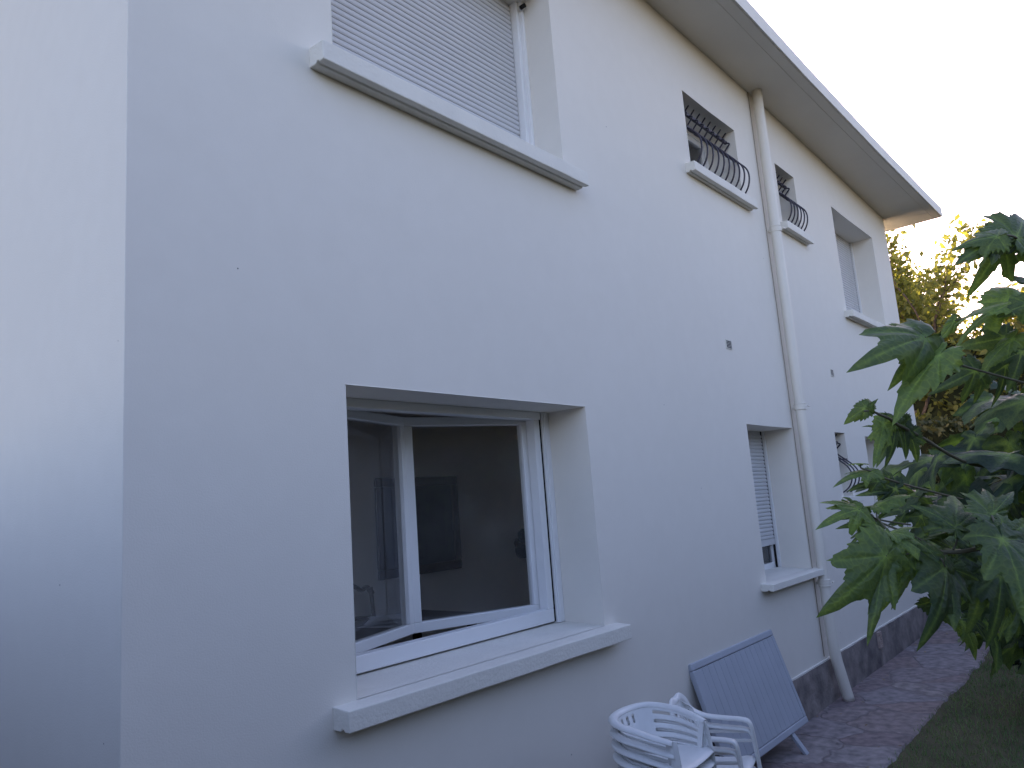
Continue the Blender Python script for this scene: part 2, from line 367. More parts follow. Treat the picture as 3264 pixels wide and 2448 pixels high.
# eave slab
bm = bmesh.new()
sec = []
for x, ye, z in ((0.5, 2.00, 5.758), (3.0, 2.00, 5.758), (7.2, 1.99, 5.758), (9.5, 1.945, 5.715), (12.33, 1.855, 5.640)):
    t = 0.135
    sec.append([bm.verts.new(p) for p in ((x, ye, z), (x, ye - 0.004, z + t), (x, YB + 0.5, z + t + 0.0), (x, YB + 0.5, z))])
for a, b_ in zip(sec, sec[1:]):
    for k in range(4): bm.faces.new((a[k], b_[k], b_[(k+1) % 4], a[(k+1) % 4]))
bm.faces.new(sec[0]); bm.faces.new(sec[-1][::-1])
bmesh.ops.recalc_face_normals(bm, faces=bm.faces)
roof = H('roof', bm, M_SOFFIT, bevel=0.012)
bm = bmesh.new()
for (xa, ya, za, xb, yb, zb) in ((0.5, 1.988, 5.759, 7.2, 1.978, 5.759), (7.2, 1.978, 5.759, 9.5, 1.933, 5.716), (9.5, 1.933, 5.716, 12.34, 1.843, 5.641)):
    a = [bm.verts.new(p) for p in ((xa,ya,za),(xa,ya,za+.137),(xa,ya+.012,za+.137),(xa,ya+.012,za))]
    b_ = [bm.verts.new(p) for p in ((xb,yb,zb),(xb,yb,zb+.137),(xb,yb+.012,zb+.137),(xb,yb+.012,zb))]
    for k in range(4): bm.faces.new((a[k], b_[k], b_[(k+1) % 4], a[(k+1) % 4]))
bmesh.ops.recalc_face_normals(bm, faces=bm.faces)
H('fascia_edge', bm, M_SILL, roof)
# low tiled roof on the slab
bm = bmesh.new()
a = [bm.verts.new(p) for p in ((0.9, 2.35, 5.90), (11.9, 2.35, 5.83), (11.9, 11.0, 5.83), (0.9, 11.0, 5.90), (3.5, 6.7, 7.2), (9.3, 6.7, 7.15))]
for f in ((0, 1, 5, 4), (1, 2, 5), (2, 3, 4, 5), (3, 0, 4)): bm.faces.new([a[i] for i in f])
H('tiled_roof', bm, M_ROOF, roof)

def sill(x0, x1, zt, zb, yf, parent, inner=None, chip=False):
    """projecting masonry sill with a drip groove underneath; top slopes a little forward"""
    bm = bmesh.new(); n = 26
    rings = []
    for i in range(n + 1):
        x = x0 + (x1 - x0) * i / n
        j = 0.0022 * noise.noise(Vector((x * 5, zt, 1))); q = 0.0045 * noise.noise(Vector((x * 3, zt, 7)))
        g = 0.009
        prof = [(YW + 0.001, zb), (yf + 0.052, zb), (yf + 0.050, zb + g), (yf + 0.034, zb + g), (yf + 0.032, zb), (yf + q, zb + j), (yf + q, zt + j), (YW + 0.001, zt + 0.006)]
        rings.append([bm.verts.new((x, y, z)) for y, z in prof])
    for a, b_ in zip(rings, rings[1:]):
        for k in range(8): bm.faces.new((a[k], b_[k], b_[(k+1) % 8], a[(k+1) % 8]))
    bm.faces.new(rings[0]); bm.faces.new(rings[-1][::-1])
    if inner:
        xi0, xi1 = inner
        v = [bm.verts.new(p) for p in ((xi0, YW, zt + 0.0065), (xi1, YW, zt + 0.0065), (xi1, 2.80, zt + 0.022), (xi0, 2.80, zt + 0.022))]
        bm.faces.new(v)
    bmesh.ops.recalc_face_normals(bm, faces=bm.faces)
    return H('sill', bm, M_SILL, parent, bevel=0.005)
def winbox(x0, x1, z0, z1, depth, m=M_ROOM):
    """plastered space behind a window"""
    bm = bmesh.new(); box(bm, x0, x1, 2.845, 2.845 + depth, z0, z1)
    bm.faces.ensure_lookup_table()
    bmesh.ops.delete(bm, geom=[bm.faces[2]], context='FACES')
    return bm
def rect_frame(bm, x0, x1, z0, z1, y0, y1, w):
    box(bm, x0, x1, y0, y1, z0, z0 + w); box(bm, x0, x1, y0, y1, z1 - w, z1)
    box(bm, x0, x0 + w, y0, y1, z0 + w, z1 - w); box(bm, x1 - w, x1, y0, y1, z0 + w, z1 - w)
def shutter(x0, x1, z0, z1, y, parent, pitch=0.034, slot=True):
    bm = bmesh.new(); rows = []
    n = int((z1 - z0) / pitch)
    zlist = []
    for i in range(n):
        b0 = z0 + i * pitch
        zlist += [(b0, y + 0.006), (b0 + 0.004, y + 0.006), (b0 + 0.0055, y + 0.0005), (b0 + pitch * 0.35, y - 0.0035), (b0 + pitch * 0.7, y - 0.0035), (b0 + pitch - 0.002, y + 0.001)]
    zlist.append((z0 + n * pitch, y + 0.006)); zlist.append((z1 + 0.02, y + 0.006))
    pv = None
    for z, yy in zlist:
        a = bm.verts.new((x0, yy, z)); c = bm.verts.new((x1, yy, z))
        if pv: bm.faces.new((pv[0], pv[1], c, a))
        pv = (a, c)
    box(bm, x0, x1, y - 0.004, y + 0.010, z0 - 0.05, z0 + 0.003)
    return H('roller_shutter', bm, M_SHUT, parent)
def guide(bm, x0, x1, z0, z1, y0=2.72, y1=2.84):
    box(bm, x0, x1, y0, y1, z0, z1)
def bars(name, x0, x1, z0, z1, n, parent):
    """belly window grille: S-curved bars joined by two flat rails"""
    h = z1 - z0; yb = 2.60
    prof = [(0.99, 0.035), (0.94, 0.0), (0.89, -0.005), (0.855, 0.02), (0.825, 0.055), (0.79, 0.035), (0.73, 0.0), (0.67, 0.01), (0.61, 0.05), (0.55, 0.095), (0.47, 0.15), (0.38, 0.19), (0.28, 0.20), (0.17, 0.185), (0.08, 0.145), (0.02, 0.09)]
    def P(u, x):
        return [Vector((x, yb - o, z0 + h * f)) for f, o in u]
    bm = bmesh.new()
    for i in range(n):
        x = x0 + 0.035 + (x1 - x0 - 0.07) * i / (n - 1)
        tube(bm, spline(P(prof, x), 3), 0.0075, 6)
    g = H('grille', bm, M_IRON, parent)
    bm = bmesh.new()
    for f, o, hh in ((0.86, 0.018, 0.013), (0.56, 0.09, 0.008)):
        if f < .6: H('grille_rail', bm, M_IRON, parent); bm = bmesh.new()
        box(bm, x0 + 0.02, x1 - 0.02, yb - o - 0.011, yb - o + 0.011, z0 + h * f - hh, z0 + h * f + hh)
    H('grille_rail', bm, M_IRON, parent)

def window(key, label):
    x0, x1, z0, z1 = WIN[key]
    bm = bmesh.new()
    rect_frame(bm, x0 + 0.002, x1 - 0.002, z0 + 0.002, z1 - 0.002, YF, 2.842, 0.045)
    w = H('window', bm, M_PVC, bevel=0.003); w['label'] = label
    return w

# ---- lower living room window with its two casements swung inwards
x0, x1, z0, z1 = WIN['low']
bm = bmesh.new()
box(bm, x0 + 0.001, 3.53, YF, 2.842, z0 + 0.03, 1.290)             # bottom rail
box(bm, x0 + 0.001, 3.53, YF - 0.012, 2.842, 2.385, z1 - 0.001)    # head
box(bm, x0 + 0.001, x0 + 0.09, YF, 2.842, 1.290, 2.385)
box(bm, 3.478, 3.53, YF, 2.842, 1.290, 2.385)
wl = H('window', bm, M_PVC, bevel=0.004); wl['label'] = 'large ground floor window with both casements swung inwards'
bm = bmesh.new(); box(bm, 3.531, 3.547, YF + 0.004, 2.842, z0 + 0.03, z1 - 0.004); H('guide_slot', bm, M_GAP, wl)
bm = bmesh.new(); box(bm, 3.548, x1 - 0.001, 2.772, 2.842, z0 + 0.021, z1 - 0.001); box(bm, 3.562, 3.588, 2.764, 2.7715, z0 + 0.021, z1 - 0.001); H('guide_rail', bm, M_PVC, wl, bevel=0.002)
sill(1.785, 3.735, 1.183, 1.105, 2.40, wl, (x0 + 0.0005, x1 - 0.0005))
def casement(hx, hy, ex, ey, z0, z1, parent, wf=0.062, wb=0.062):
    d = Vector((ex - hx, ey - hy, 0)); L = d.length; d.normalize(); nn = Vector((-d.y, d.x, 0))
    if nn.y > 0: nn = -nn                                          # nn: outdoors
    Mx = Matrix(((d.x, nn.x, 0, hx), (d.y, nn.y, 0, hy), (0, 0, 1, 0), (0, 0, 0, 1)))
    def bx(bm, a0, a1, t0, t1, c0, c1):
        vs = box(bm, a0, a1, t0, t1, c0, c1)
        for v in vs: v.co = Mx @ v.co
    bm = bmesh.new()
    bx(bm, 0, L, -0.028, 0.028, z0, z0 + wb); bx(bm, 0, L, -0.028, 0.028, z1 - wf, z1)
    bx(bm, 0, wf, -0.028, 0.028, z0 + wb, z1 - wf); bx(bm, L - wf, L, -0.028, 0.028, z0 + wb, z1 - wf)
    bx(bm, L - 0.012, L + 0.010, -0.040, -0.029, z0, z1)
    for q in (0, 1):                                               # glazing bead step
        pass
    bmesh.ops.recalc_face_normals(bm, faces=bm.faces)
    c = H('casement', bm, M_PVC, parent, bevel=0.004)
    bm2 = bmesh.new()
    vv = [bm2.verts.new(Mx @ Vector(p)) for p in ((wf - .004, .004, z0 + wb - .004), (L - wf + .004, .004, z0 + wb - .004), (L - wf + .004, .004, z1 - wf + .004), (wf - .004, .004, z1 - wf + .004))]
    bm2.faces.new(vv)
    H('pane', bm2, M_GLASS, parent)
casement(3.512, 2.872, 2.762, 3.14, 1.262, 2.412, wl, 0.048, 0.052)
casement(1.955, 2.872, 2.755, 3.143, 1.262, 2.412, wl, 0.048, 0.052)

# ---- upper shuttered window
x0, x1, z0, z1 = WIN['up']
bm = bmesh.new(); rect_frame(bm, x0 + .002, x1 - .002, z0 + .012, z1 - .002, 2.80, 2.842, 0.06)
wu = H('window', bm, M_PVC); wu['label'] = 'large upper floor window closed by a roller shutter'
shutter(x0 + 0.02, 3.558, z0 + 0.055, z1 - 0.002, 2.775, wu)
bm = bmesh.new(); box(bm, x0 + 0.001, x0 + 0.03, 2.72, 2.7995, z0 + 0.012, z1 - 0.001); H('guide_rail', bm, M_PVC, wu, bevel=0.003)
bm = bmesh.new(); box(bm, 3.566, 3.593, 2.725, 2.7995, z0 + 0.012, z1 - 0.001); box(bm, 3.5935, x1 - 0.001, 2.70, 2.7995, z0 + 0.012, z1 - 0.001)
H('guide_rail', bm, M_PVC, wu, bevel=0.003)
bm = bmesh.new(); box(bm, 3.5585, 3.5655, 2.785, 2.7995, z0 + 0.012, z1 - 0.001); H('guide_slot', bm, M_GAP, wu)
sill(1.775, 3.74, 3.897, 3.808, 2.40, wu, (x0 + .0005, x1 - .0005))
bm = bmesh.new(); tube(bm, [(3.58, 2.698, 5.11), (3.58, 2.66, 5.11)], 0.014, 10); H('shutter_stop', bm, M_GAP, wu)

# ---- two upper windows with grilles
for key, lab, nb in (('A', 'small upper window with a curved iron grille, nearer one', 10), ('B', 'small upper window with a curved iron grille, beyond the downpipe', 6)):
    x0, x1, z0, z1 = WIN[key]
    bm = bmesh.new(); rect_frame(bm, x0 + .002, x1 - .002, z0 + .002, z1 - .002, YF, 2.842, 0.05)
    w = H('window', bm, M_PVC, bevel=0.003); w['label'] = lab
    xm = (x0 + x1) / 2
    for a, b_ in ((x0 + .052, xm - .003), (xm + .003, x1 - .052)) if key == 'A' else ((x0 + .052, x1 - .052),):
        bm = bmesh.new(); rect_frame(bm, a, b_, z0 + .052, z1 - .052, 2.79, 2.835, 0.05); H('casement', bm, M_PVC, w, bevel=0.003)
        bm = bmesh.new(); vv = [bm.verts.new(p) for p in ((a + .05, 2.81, z0 + .1), (b_ - .05, 2.81, z0 + .1), (b_ - .05, 2.81, z1 - .1), (a + .05, 2.81, z1 - .1))]; bm.faces.new(vv)
        H('pane', bm, M_GLASS, w)
    bars('grille', x0, x1, z0 - 0.02, z1 - 0.005, nb, w)
    if key == 'A': sill(5.33, 6.575, 4.497, 4.42, 2.418, w, (x0 + .0005, x1 - .0005))
    else: sill(7.31, 8.06, 4.497, 4.42, 2.418, w, (x0 + .0005, x1 - .0005))
    H('interior', winbox(x0 - .2, x1 + .2, z0 - .4, z1 + .1, 1.2), M_ROOM, w)
# ---- upper far shuttered window
x0, x1, z0, z1 = WIN['C']
bm = bmesh.new(); rect_frame(bm, x0 + .002, x1 - .002, z0 + .012, z1 - .002, 2.805, 2.842, 0.05)
w = H('window', bm, M_PVC); w['label'] = 'far upper window with its roller shutter down'
shutter(x0 + 0.02, x1 - 0.035, z0 + 0.055, z1 - 0.002, 2.785, w)
bm = bmesh.new(); box(bm, x1 - .0345, x1 - .022, 2.785, 2.80, z0 + .02, z1 - .001); H('guide_slot', bm, M_GAP, w)
bm = bmesh.new(); box(bm, x1 - .0215, x1 - .001, 2.76, 2.804, z0 + .02, z1 - .001); H('guide_rail', bm, M_PVC, w); bm = bmesh.new(); box(bm, x0 + .001, x0 + .03, 2.76, 2.804, z0 + .02, z1 - .001); H('guide_rail', bm, M_PVC, w)
sill(9.07, 10.96, 3.852, 3.775, 2.405, w, (x0 + .0005, x1 - .0005))
# ---- lower far shuttered window, shutter not fully down
x0, x1, z0, z1 = WIN['D']
bm = bmesh.new(); rect_frame(bm, x0 + .002, x1 - .002, z0 + .012, z1 - .002, 2.805, 2.842, 0.055)
w = H('window', bm, M_PVC); w['label'] = 'narrow ground floor window with its shutter nearly down'
shutter(x0 + 0.02, x1 - 0.035, z0 + 0.275, z1 - 0.002, 2.785, w)
bm = bmesh.new(); box(bm, x1 - .0345, x1 - .022, 2.785, 2.80, z0 + .02, z1 - .001); H('guide_slot', bm, M_GAP, w)
bm = bmesh.new(); box(bm, x1 - .0215, x1 - .001, 2.76, 2.804, z0 + .02, z1 - .001); H('guide_rail', bm, M_PVC, w)
bm = bmesh.new(); vv = [bm.verts.new(p) for p in ((x0 + .05, 2.82, z0 + .06), (x1 - .05, 2.82, z0 + .06), (x1 - .05, 2.82, z1 - .06), (x0 + .05, 2.82, z1 - .06))]; bm.faces.new(vv); H('pane', bm, M_GLASS, w)
sill(5.785, 7.02, 1.147, 1.095, 2.40, w, (x0 + .0005, x1 - .0005))
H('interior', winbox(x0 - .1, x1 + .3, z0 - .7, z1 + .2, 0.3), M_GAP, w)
# ---- little ground floor windows further along
x0, x1, z0, z1 = WIN['E']
bm = bmesh.new(); rect_frame(bm, x0 + .002, x1 - .002, z0 + .002, z1 - .002, YF, 2.842, 0.04)
w = H('window', bm, M_PVC); w['label'] = 'slim ground floor window with a curved iron grille'
bm = bmesh.new(); vv = [bm.verts.new(p) for p in ((x0 + .04, 2.81, z0 + .04), (x1 - .04, 2.81, z0 + .04), (x1 - .04, 2.81, z1 - .04), (x0 + .04, 2.81, z1 - .04))]; bm.faces.new(vv); H('pane', bm, M_GLASS, w)
bars('grille', x0, x1, z0 + 0.03, z1 - 0.005, 3, w)
sill(8.03, 8.48, 1.737, 1.68, 2.42, w, (x0 + .0005, x1 - .0005))
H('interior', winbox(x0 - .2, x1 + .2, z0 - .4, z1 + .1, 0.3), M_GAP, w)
x0, x1, z0, z1 = WIN['F']
bm = bmesh.new(); rect_frame(bm, x0 + .002, x1 - .002, z0 + .012, z1 - .002, 2.805, 2.842, 0.05)
w = H('window', bm, M_PVC); w['label'] = 'farthest ground floor window, half hidden by leaves'
shutter(x0 + 0.02, x1 - 0.02, z0 + 0.055, z1 - 0.002, 2.785, w)
sill(9.02, 10.1, 1.147, 1.085, 2.405, w, (x0 + .0005, x1 - .0005))

# downpipe
bm = bmesh.new()
pp = [(6.965, 2.425, 5.76), (6.967, 2.425, 4.3), (6.972, 2.425, 2.6), (6.975, 2.425, 0.9), (6.98, 2.42, 0.45), (7.01, 2.405, 0.25), (7.06, 2.38, 0.012)]
tube(bm, spline(pp, 4), 0.047, 18)
dp = H('downpipe', bm, M_PIPE)
for z in (4.32, 2.60, 1.02):
    bm = bmesh.new()
    tube(bm, [(6.972, 2.425, z - .032), (6.972, 2.425, z + .032)], 0.052, 18)
    tube(bm, [(6.972, 2.425, z - .030), (6.972, 2.425, z - .020)], 0.055, 18)
    tube(bm, [(6.972, 2.425, z + .020), (6.972, 2.425, z + .030)], 0.055, 18)
    box(bm, 6.962, 6.982, 2.47, 2.499, z - .012, z + .012)
    box(bm, 6.985, 7.03, 2.352, 2.366, z - .007, z + .007)
    H('collar', bm, M_PIPE, dp, bevel=0.002)
bm = bmesh.new(); tube(bm, [(6.905, 2.492, 5.75), (6.908, 2.492, 4.0), (6.912, 2.492, 2.0), (6.915, 2.492, 0.4)], 0.0035, 6)  # thin brown strip added for the line of shadow and rust beside the pipe
H('seam_line', bm, M_SEAM)
# terracotta vent in the plinth
bm = bmesh.new(); rect_frame(bm, 8.440, 8.540, 0.19, 0.345, YW - .040, YW - .004, 0.010)
for i in range(6): box(bm, 8.450, 8.540 - .010, YW - .036, YW - .010, .205 + i * .022, .216 + i * .022)
pv = H('plinth_vent', bm, M_TERRA); pv['label'] = 'small pinkish clay vent set in the dark plinth'
# drip bead under the eave
bm = bmesh.new()
for (xa, ya, za, xb, yb, zb) in ((0.55, 2.10, 5.758, 7.2, 2.09, 5.758), (7.2, 2.09, 5.758, 9.5, 2.045, 5.715), (9.5, 2.045, 5.715, 12.25, 1.96, 5.6425)):
    a = [bm.verts.new(p) for p in ((xa,ya,za-.003),(xa,ya+.014,za-.003),(xa,ya+.014,za+.003),(xa,ya,za+.003))]
    b_ = [bm.verts.new(p) for p in ((xb,yb,zb-.003),(xb,yb+.014,zb-.003),(xb,yb+.014,zb+.003),(xb,yb,zb+.003))]
    for k in range(4): bm.faces.new((a[k], b_[k], b_[(k+1) % 4], a[(k+1) % 4]))
bmesh.ops.recalc_face_normals(bm, faces=bm.faces); H('drip_bead', bm, M_SOFFIT, roof)
# air vents
for (xa, xb, za, zb) in ((5.687, 5.790, 3.020, 3.092), (8.24, 8.33, 3.012, 3.086)):
    bm = bmesh.new(); rect_frame(bm, xa - .004, xb + .004, za - .004, zb + .004, YW - .006, YW - .0005, 0.006)
    n = 6
    for i in range(n):
        z = za + (zb - za) * (i + .5) / n
        vv = [bm.verts.new(p) for p in ((xa, YW - .009, z - .004), (xb, YW - .009, z - .004), (xb, YW - .002, z + .003), (xa, YW - .002, z + .003))]; bm.faces.new(vv)
    av = H('air_vent', bm, M_SILL)
    bm = bmesh.new(); vv = [bm.verts.new(p) for p in ((xa, YW - .0015, za), (xb, YW - .0015, za), (xb, YW - .0015, zb), (xa, YW - .0015, zb))]; bm.faces.new(vv)
    H('vent_opening', bm, M_GAP, av)

# ---- the room behind the open window
bm = bmesh.new(); box(bm, 1.25, 11.65, 2.846, 5.52, 0.35, 2.80)  # stretched to the far gable for the light from its added opening
bm.faces.ensure_lookup_table()
f2 = [f for f in bm.faces if abs(f.calc_center_median().y - 2.846) < 1e-3]
for f in bm.faces:
    if abs(f.calc_center_median().z - 0.35) < 1e-3: f.material_index = 1
f2 += [f for f in bm.faces if abs(f.calc_center_median().x - 1.25) < 1e-3 or abs(f.calc_center_median().x - 11.65) < 1e-3]
bmesh.ops.delete(bm, geom=f2, context='FACES')
for (a, b_, c, d) in ((2.846, 3.95, 0.35, 2.8), (5.4, 5.52, 0.35, 2.8), (3.95, 5.4, 2.43, 2.8)):
    bm.faces.new([bm.verts.new(p) for p in ((1.2505, a, c), (1.2505, b_, c), (1.2505, b_, d), (1.2505, a, d))])
for (a, b_, c, d) in ((1.25, 1.90, 0.35, 2.80), (3.6175, 5.895, 0.35, 2.80), (6.90, 11.65, 0.35, 2.80), (1.90, 3.6175, 0.35, 1.2), (1.90, 3.6175, 2.43, 2.80)):
    bm.faces.new([bm.verts.new(p) for p in ((a, 2.85, c), (b_, 2.85, c), (b_, 2.85, d), (a, 2.85, d))])
H('room_interior', bm, [M_ROOM, M_FLOOR])
# ------------------------------------------------------------------ things in the room
pf = empty('framed_picture', (5.0, 5.515, 1.78)); tag(pf, 'large dark framed picture on the wall inside the open window', 'picture')
bm = bmesh.new(); rect_frame(bm, -0.53, 0.53, -0.46, 0.46, -0.035, 0, 0.085); obj('picture_frame', bm, M_WOOD, pf, bevel=0.01)
bm = bmesh.new(); box(bm, -0.446, 0.446, -0.015, -0.005, -0.376, 0.376); obj('canvas', bm, M_CANVAS, pf)
dt = empty('dining_table', (3.62, 4.55, 0.352)); tag(dt, 'dark wooden dining table in the room behind the open window', 'table')
bm = bmesh.new(); box(bm, -0.75, 0.75, -0.42, 0.35, 0.715, 0.748); obj('table_top', bm, M_WOOD, dt, bevel=0.006)
for sx in (-0.68, 0.68):
    for sy in (-0.35, 0.28):
        bm = bmesh.new(); tube(bm, [(sx, sy, 0), (sx, sy, 0.25), (sx, sy, 0.714)], [0.022, 0.035, 0.04], 10); obj('leg', bm, M_WOOD, dt)
random.seed(2)
bm = bmesh.new()
for i in range(3):
    a = 0.3 + i * 0.4; c, s = math.cos(a), math.sin(a); zz = 1.104 + i * 0.02
    bm.faces.new([bm.verts.new((3.66 + i * .04 + c*u - s*w_, 4.48 + s*u + c*w_, zz + 0.09 * max(0, u) * (i > 0))) for u, w_ in ((-.11, -.15), (.11, -.15), (.11, .15), (-.11, .15))])
tag(obj('paper_sheets', bm, M_PAPER), 'loose white papers lying on the dark dining table', 'papers')
def dining_chair(x, y, rz, lab):
    t = empty('dining_chair', (x, y, 0.352), rz); tag(t, lab, 'chair', 'dining chairs inside the room')
    bm = bmesh.new(); box(bm, -.22, .22, -.21, .21, .44, .48); obj('seat', bm, M_WOOD, t, bevel=0.01)
    bm = bmesh.new()
    for sx in (-.2, .2): tube(bm, spline([(sx, .2, .48), (sx, .23, .75), (sx * 1.05, .26, .95)], 4), [.018] * 9, 8)
    top = spline([(-.22, .26, .90), (-.17, .26, .955), (-.1, .26, .94), (0, .26, .985), (.1, .26, .94), (.17, .26, .955), (.22, .26, .90)], 4)
    tube(bm, top, .034, 8, True, 0.5); tube(bm, [(-.2, .24, .70), (0, .24, .72), (.2, .24, .70)], .02, 8)
    for sx in (-.09, 0, .09): tube(bm, [(sx, .23, .5), (sx, .245, .71)], .012, 6)
    obj('backrest', bm, M_WOOD, t)
    for sx in (-.19, .19):
        for sy in (-.18, .19):
            bm = bmesh.new(); tube(bm, [(sx, sy, 0), (sx, sy, .44)], .019, 8); obj('leg', bm, M_WOOD, t)
dining_chair(3.98, 4.98, 0.05, 'carved dark dining chair seen through the open window, right one behind the papers')
dining_chair(3.42, 5.00, -0.05, 'carved dark dining chair seen through the open window, left one near the reveal')
lm = empty('wall_lamp', (6.0, 5.2, 1.50)); lm.location = (6.44, 5.40, 1.49)
tag(lm, 'dark rounded wall lamp seen through the right casement of the open window', 'lamp')
bm = bmesh.new(); tube(bm, [(0, .12, 0), (0, .10, 0)], .05, 12); tube(bm, [(0, .1, 0), (0, -.08, 0)], .012, 8); obj('bracket', bm, M_WOOD, lm)
for dz, dx in ((0.085, 0.03), (-0.075, -0.03)):
    bm = bmesh.new(); tube(bm, [(dx - .17, -.08, dz), (dx - .155, -.08, dz), (dx, -.08, dz), (dx + .155, -.08, dz), (dx + .17, -.08, dz)], [.05, .075, .082, .075, .05], 16); obj('lamp_shade', bm, M_CLOTH, lm)

# ------------------------------------------------------------------ garden chairs (white plastic)
def sheet(fn, nu, nv, hole=None):
    """grid surface fn(u,v)->Vector, cells for which hole(i,j) is true left out"""
    bm = bmesh.new()
    g = [[bm.verts.new(fn(i / nu, j / nv)) for j in range(nv + 1)] for i in range(nu + 1)]
    for i in range(nu):
        for j in range(nv):
            if hole and hole(i, j): continue
            bm.faces.new((g[i][j], g[i+1][j], g[i+1][j+1], g[i][j+1]))
    for v_ in [v_ for v_ in bm.verts if not v_.link_faces]: bm.verts.remove(v_)
    return bm
def plast(name, bm, parent, th=0.006, sub=2):
    o = obj(name, bm, M_PLASTIC, parent, smooth=True)
    m = o.modifiers.new('thick', 'SOLIDIFY'); m.thickness = th; m.offset = 0
    m = o.modifiers.new('round', 'SUBSURF'); m.levels = sub; m.render_levels = sub
    return o
def copy_tree(o, parent=None):
    c = o.copy(); COL.objects.link(c); c.parent = parent
    for ch in [k for k in list(COL.objects) if k.parent is o]: copy_tree(ch, c)
    return c
def tub_chair():
    """low-back tub chair; local +Y is the back, -Y the open front"""
    t = empty('tub_chair')
    W2, DB, DF = 0.235, 0.21, -0.19                                # half width, back, front of the rim
    ZR, ZS = 0.0, -0.21                                            # rim and seat heights, relative to the rim at the back
    def U(u):
        a = -1 + 2 * u; s = 1 if a > 0 else -1; a = abs(a)         # 0 back centre, 1 arm front
        if a < 0.52:
            th = a / 0.52 * math.pi / 2
            x = W2 * math.sin(th) ** 0.85; y = (DB - 0.0) - 0.21 * (1 - math.cos(th) ** 0.85)
        else:
            f = (a - 0.52) / 0.48
            x = W2 - 0.035 * f * f; y = (DB - 0.21) + (DF - (DB - 0.21)) * f
        return s * x, y, a
    def rimz(a): return ZR - 0.07 * max(0, (a - 0.25) / 0.75) ** 1.2
    def wallf(u, v):
        x, y, a = U(u); zt = rimz(a) - 0.004
        k = 1 - 0.17 * (1 - v)                                      # narrows downwards
        return Vector((x * k, y * k - 0.02 * (1 - v), ZS + (zt - ZS) * v))
    def hole(i, j):
        # long slots along both sides, little upright slits in the middle of the back
        a = abs(-1 + 2 * (i + .5) / 84)
        if 0.32 < a < 0.90 and j in (1, 4, 7, 10): return True
        if a < 0.13 and j in (8, 9, 10) and i % 3 == 0: return True
        return False
    plast('backrest', sheet(wallf, 84, 13, hole), t, 0.007, 1)
    # rolled rim flange
    bm = bmesh.new(); n = 56; rings = []
    sec = [(-0.006, -0.018), (-0.004, 0.002), (0.010, 0.008), (0.026, 0.004), (0.034, -0.008), (0.034, -0.016)]
    for i in range(n + 1):
        x, y, a = U(i / n); x2, y2, _ = U(min(1, i / n + .01)); x1_, y1_, _ = U(max(0, i / n - .01))
        tx, ty = x2 - x1_, y2 - y1_; L = math.hypot(tx, ty); nx, ny = -ty / L, tx / L
        wd = 1.0 + 0.35 * (1 - a)
        rings.append([bm.verts.new((x + nx * s_ * wd, y + ny * s_ * wd, rimz(a) + h_)) for s_, h_ in sec])
    for a_, b_ in zip(rings, rings[1:]):
        for k in range(len(sec) - 1): bm.faces.new((a_[k], b_[k], b_[k+1], a_[k+1]))
    plast('rim', bm, t, 0.004, 1)
    def seatf(u, v):
        y = -0.235 + 0.40 * v; x = (-1 + 2 * u) * (0.205 - 0.03 * v)
        z = ZS + 0.012 * (abs(2*u-1) ** 2) - 0.010 * math.sin(v * math.pi) - (0.03 * (1 - v / 0.12) ** 2 if v < 0.12 else 0)
        return Vector((x, y, z))
    plast('seat', sheet(seatf, 16, 16), t, 0.007, 1)
    HB = ZS                                                         # legs
    for s in (-1, 1):
        pts = [(s * .203, -.172, rimz(1) + .004), (s * .213, -.20, ZS), (s * .235, -.235, ZS - .65)]
        def lf(u, v, s=s):
            p = spline(pts, 8); q = p[min(len(p) - 1, int(round(v * (len(p) - 1))))]
            a = (u - .5) * 2; wd = 0.036 - 0.010 * v
            return Vector((q.x + s * wd * (0.5 - abs(a)) * 0.7, q.y + a * wd, q.z))
        plast('leg', sheet(lf, 4, 12), t, 0.006, 1)
        def lb(u, v, s=s):
            a = (u - .5) * 2
            return Vector((s * (.165 + .05 * v) + a * .024, .14 + .07 * v + .02 * abs(a), ZS - .65 * v))
        plast('leg', sheet(lb, 4, 8), t, 0.006, 1)
    return t
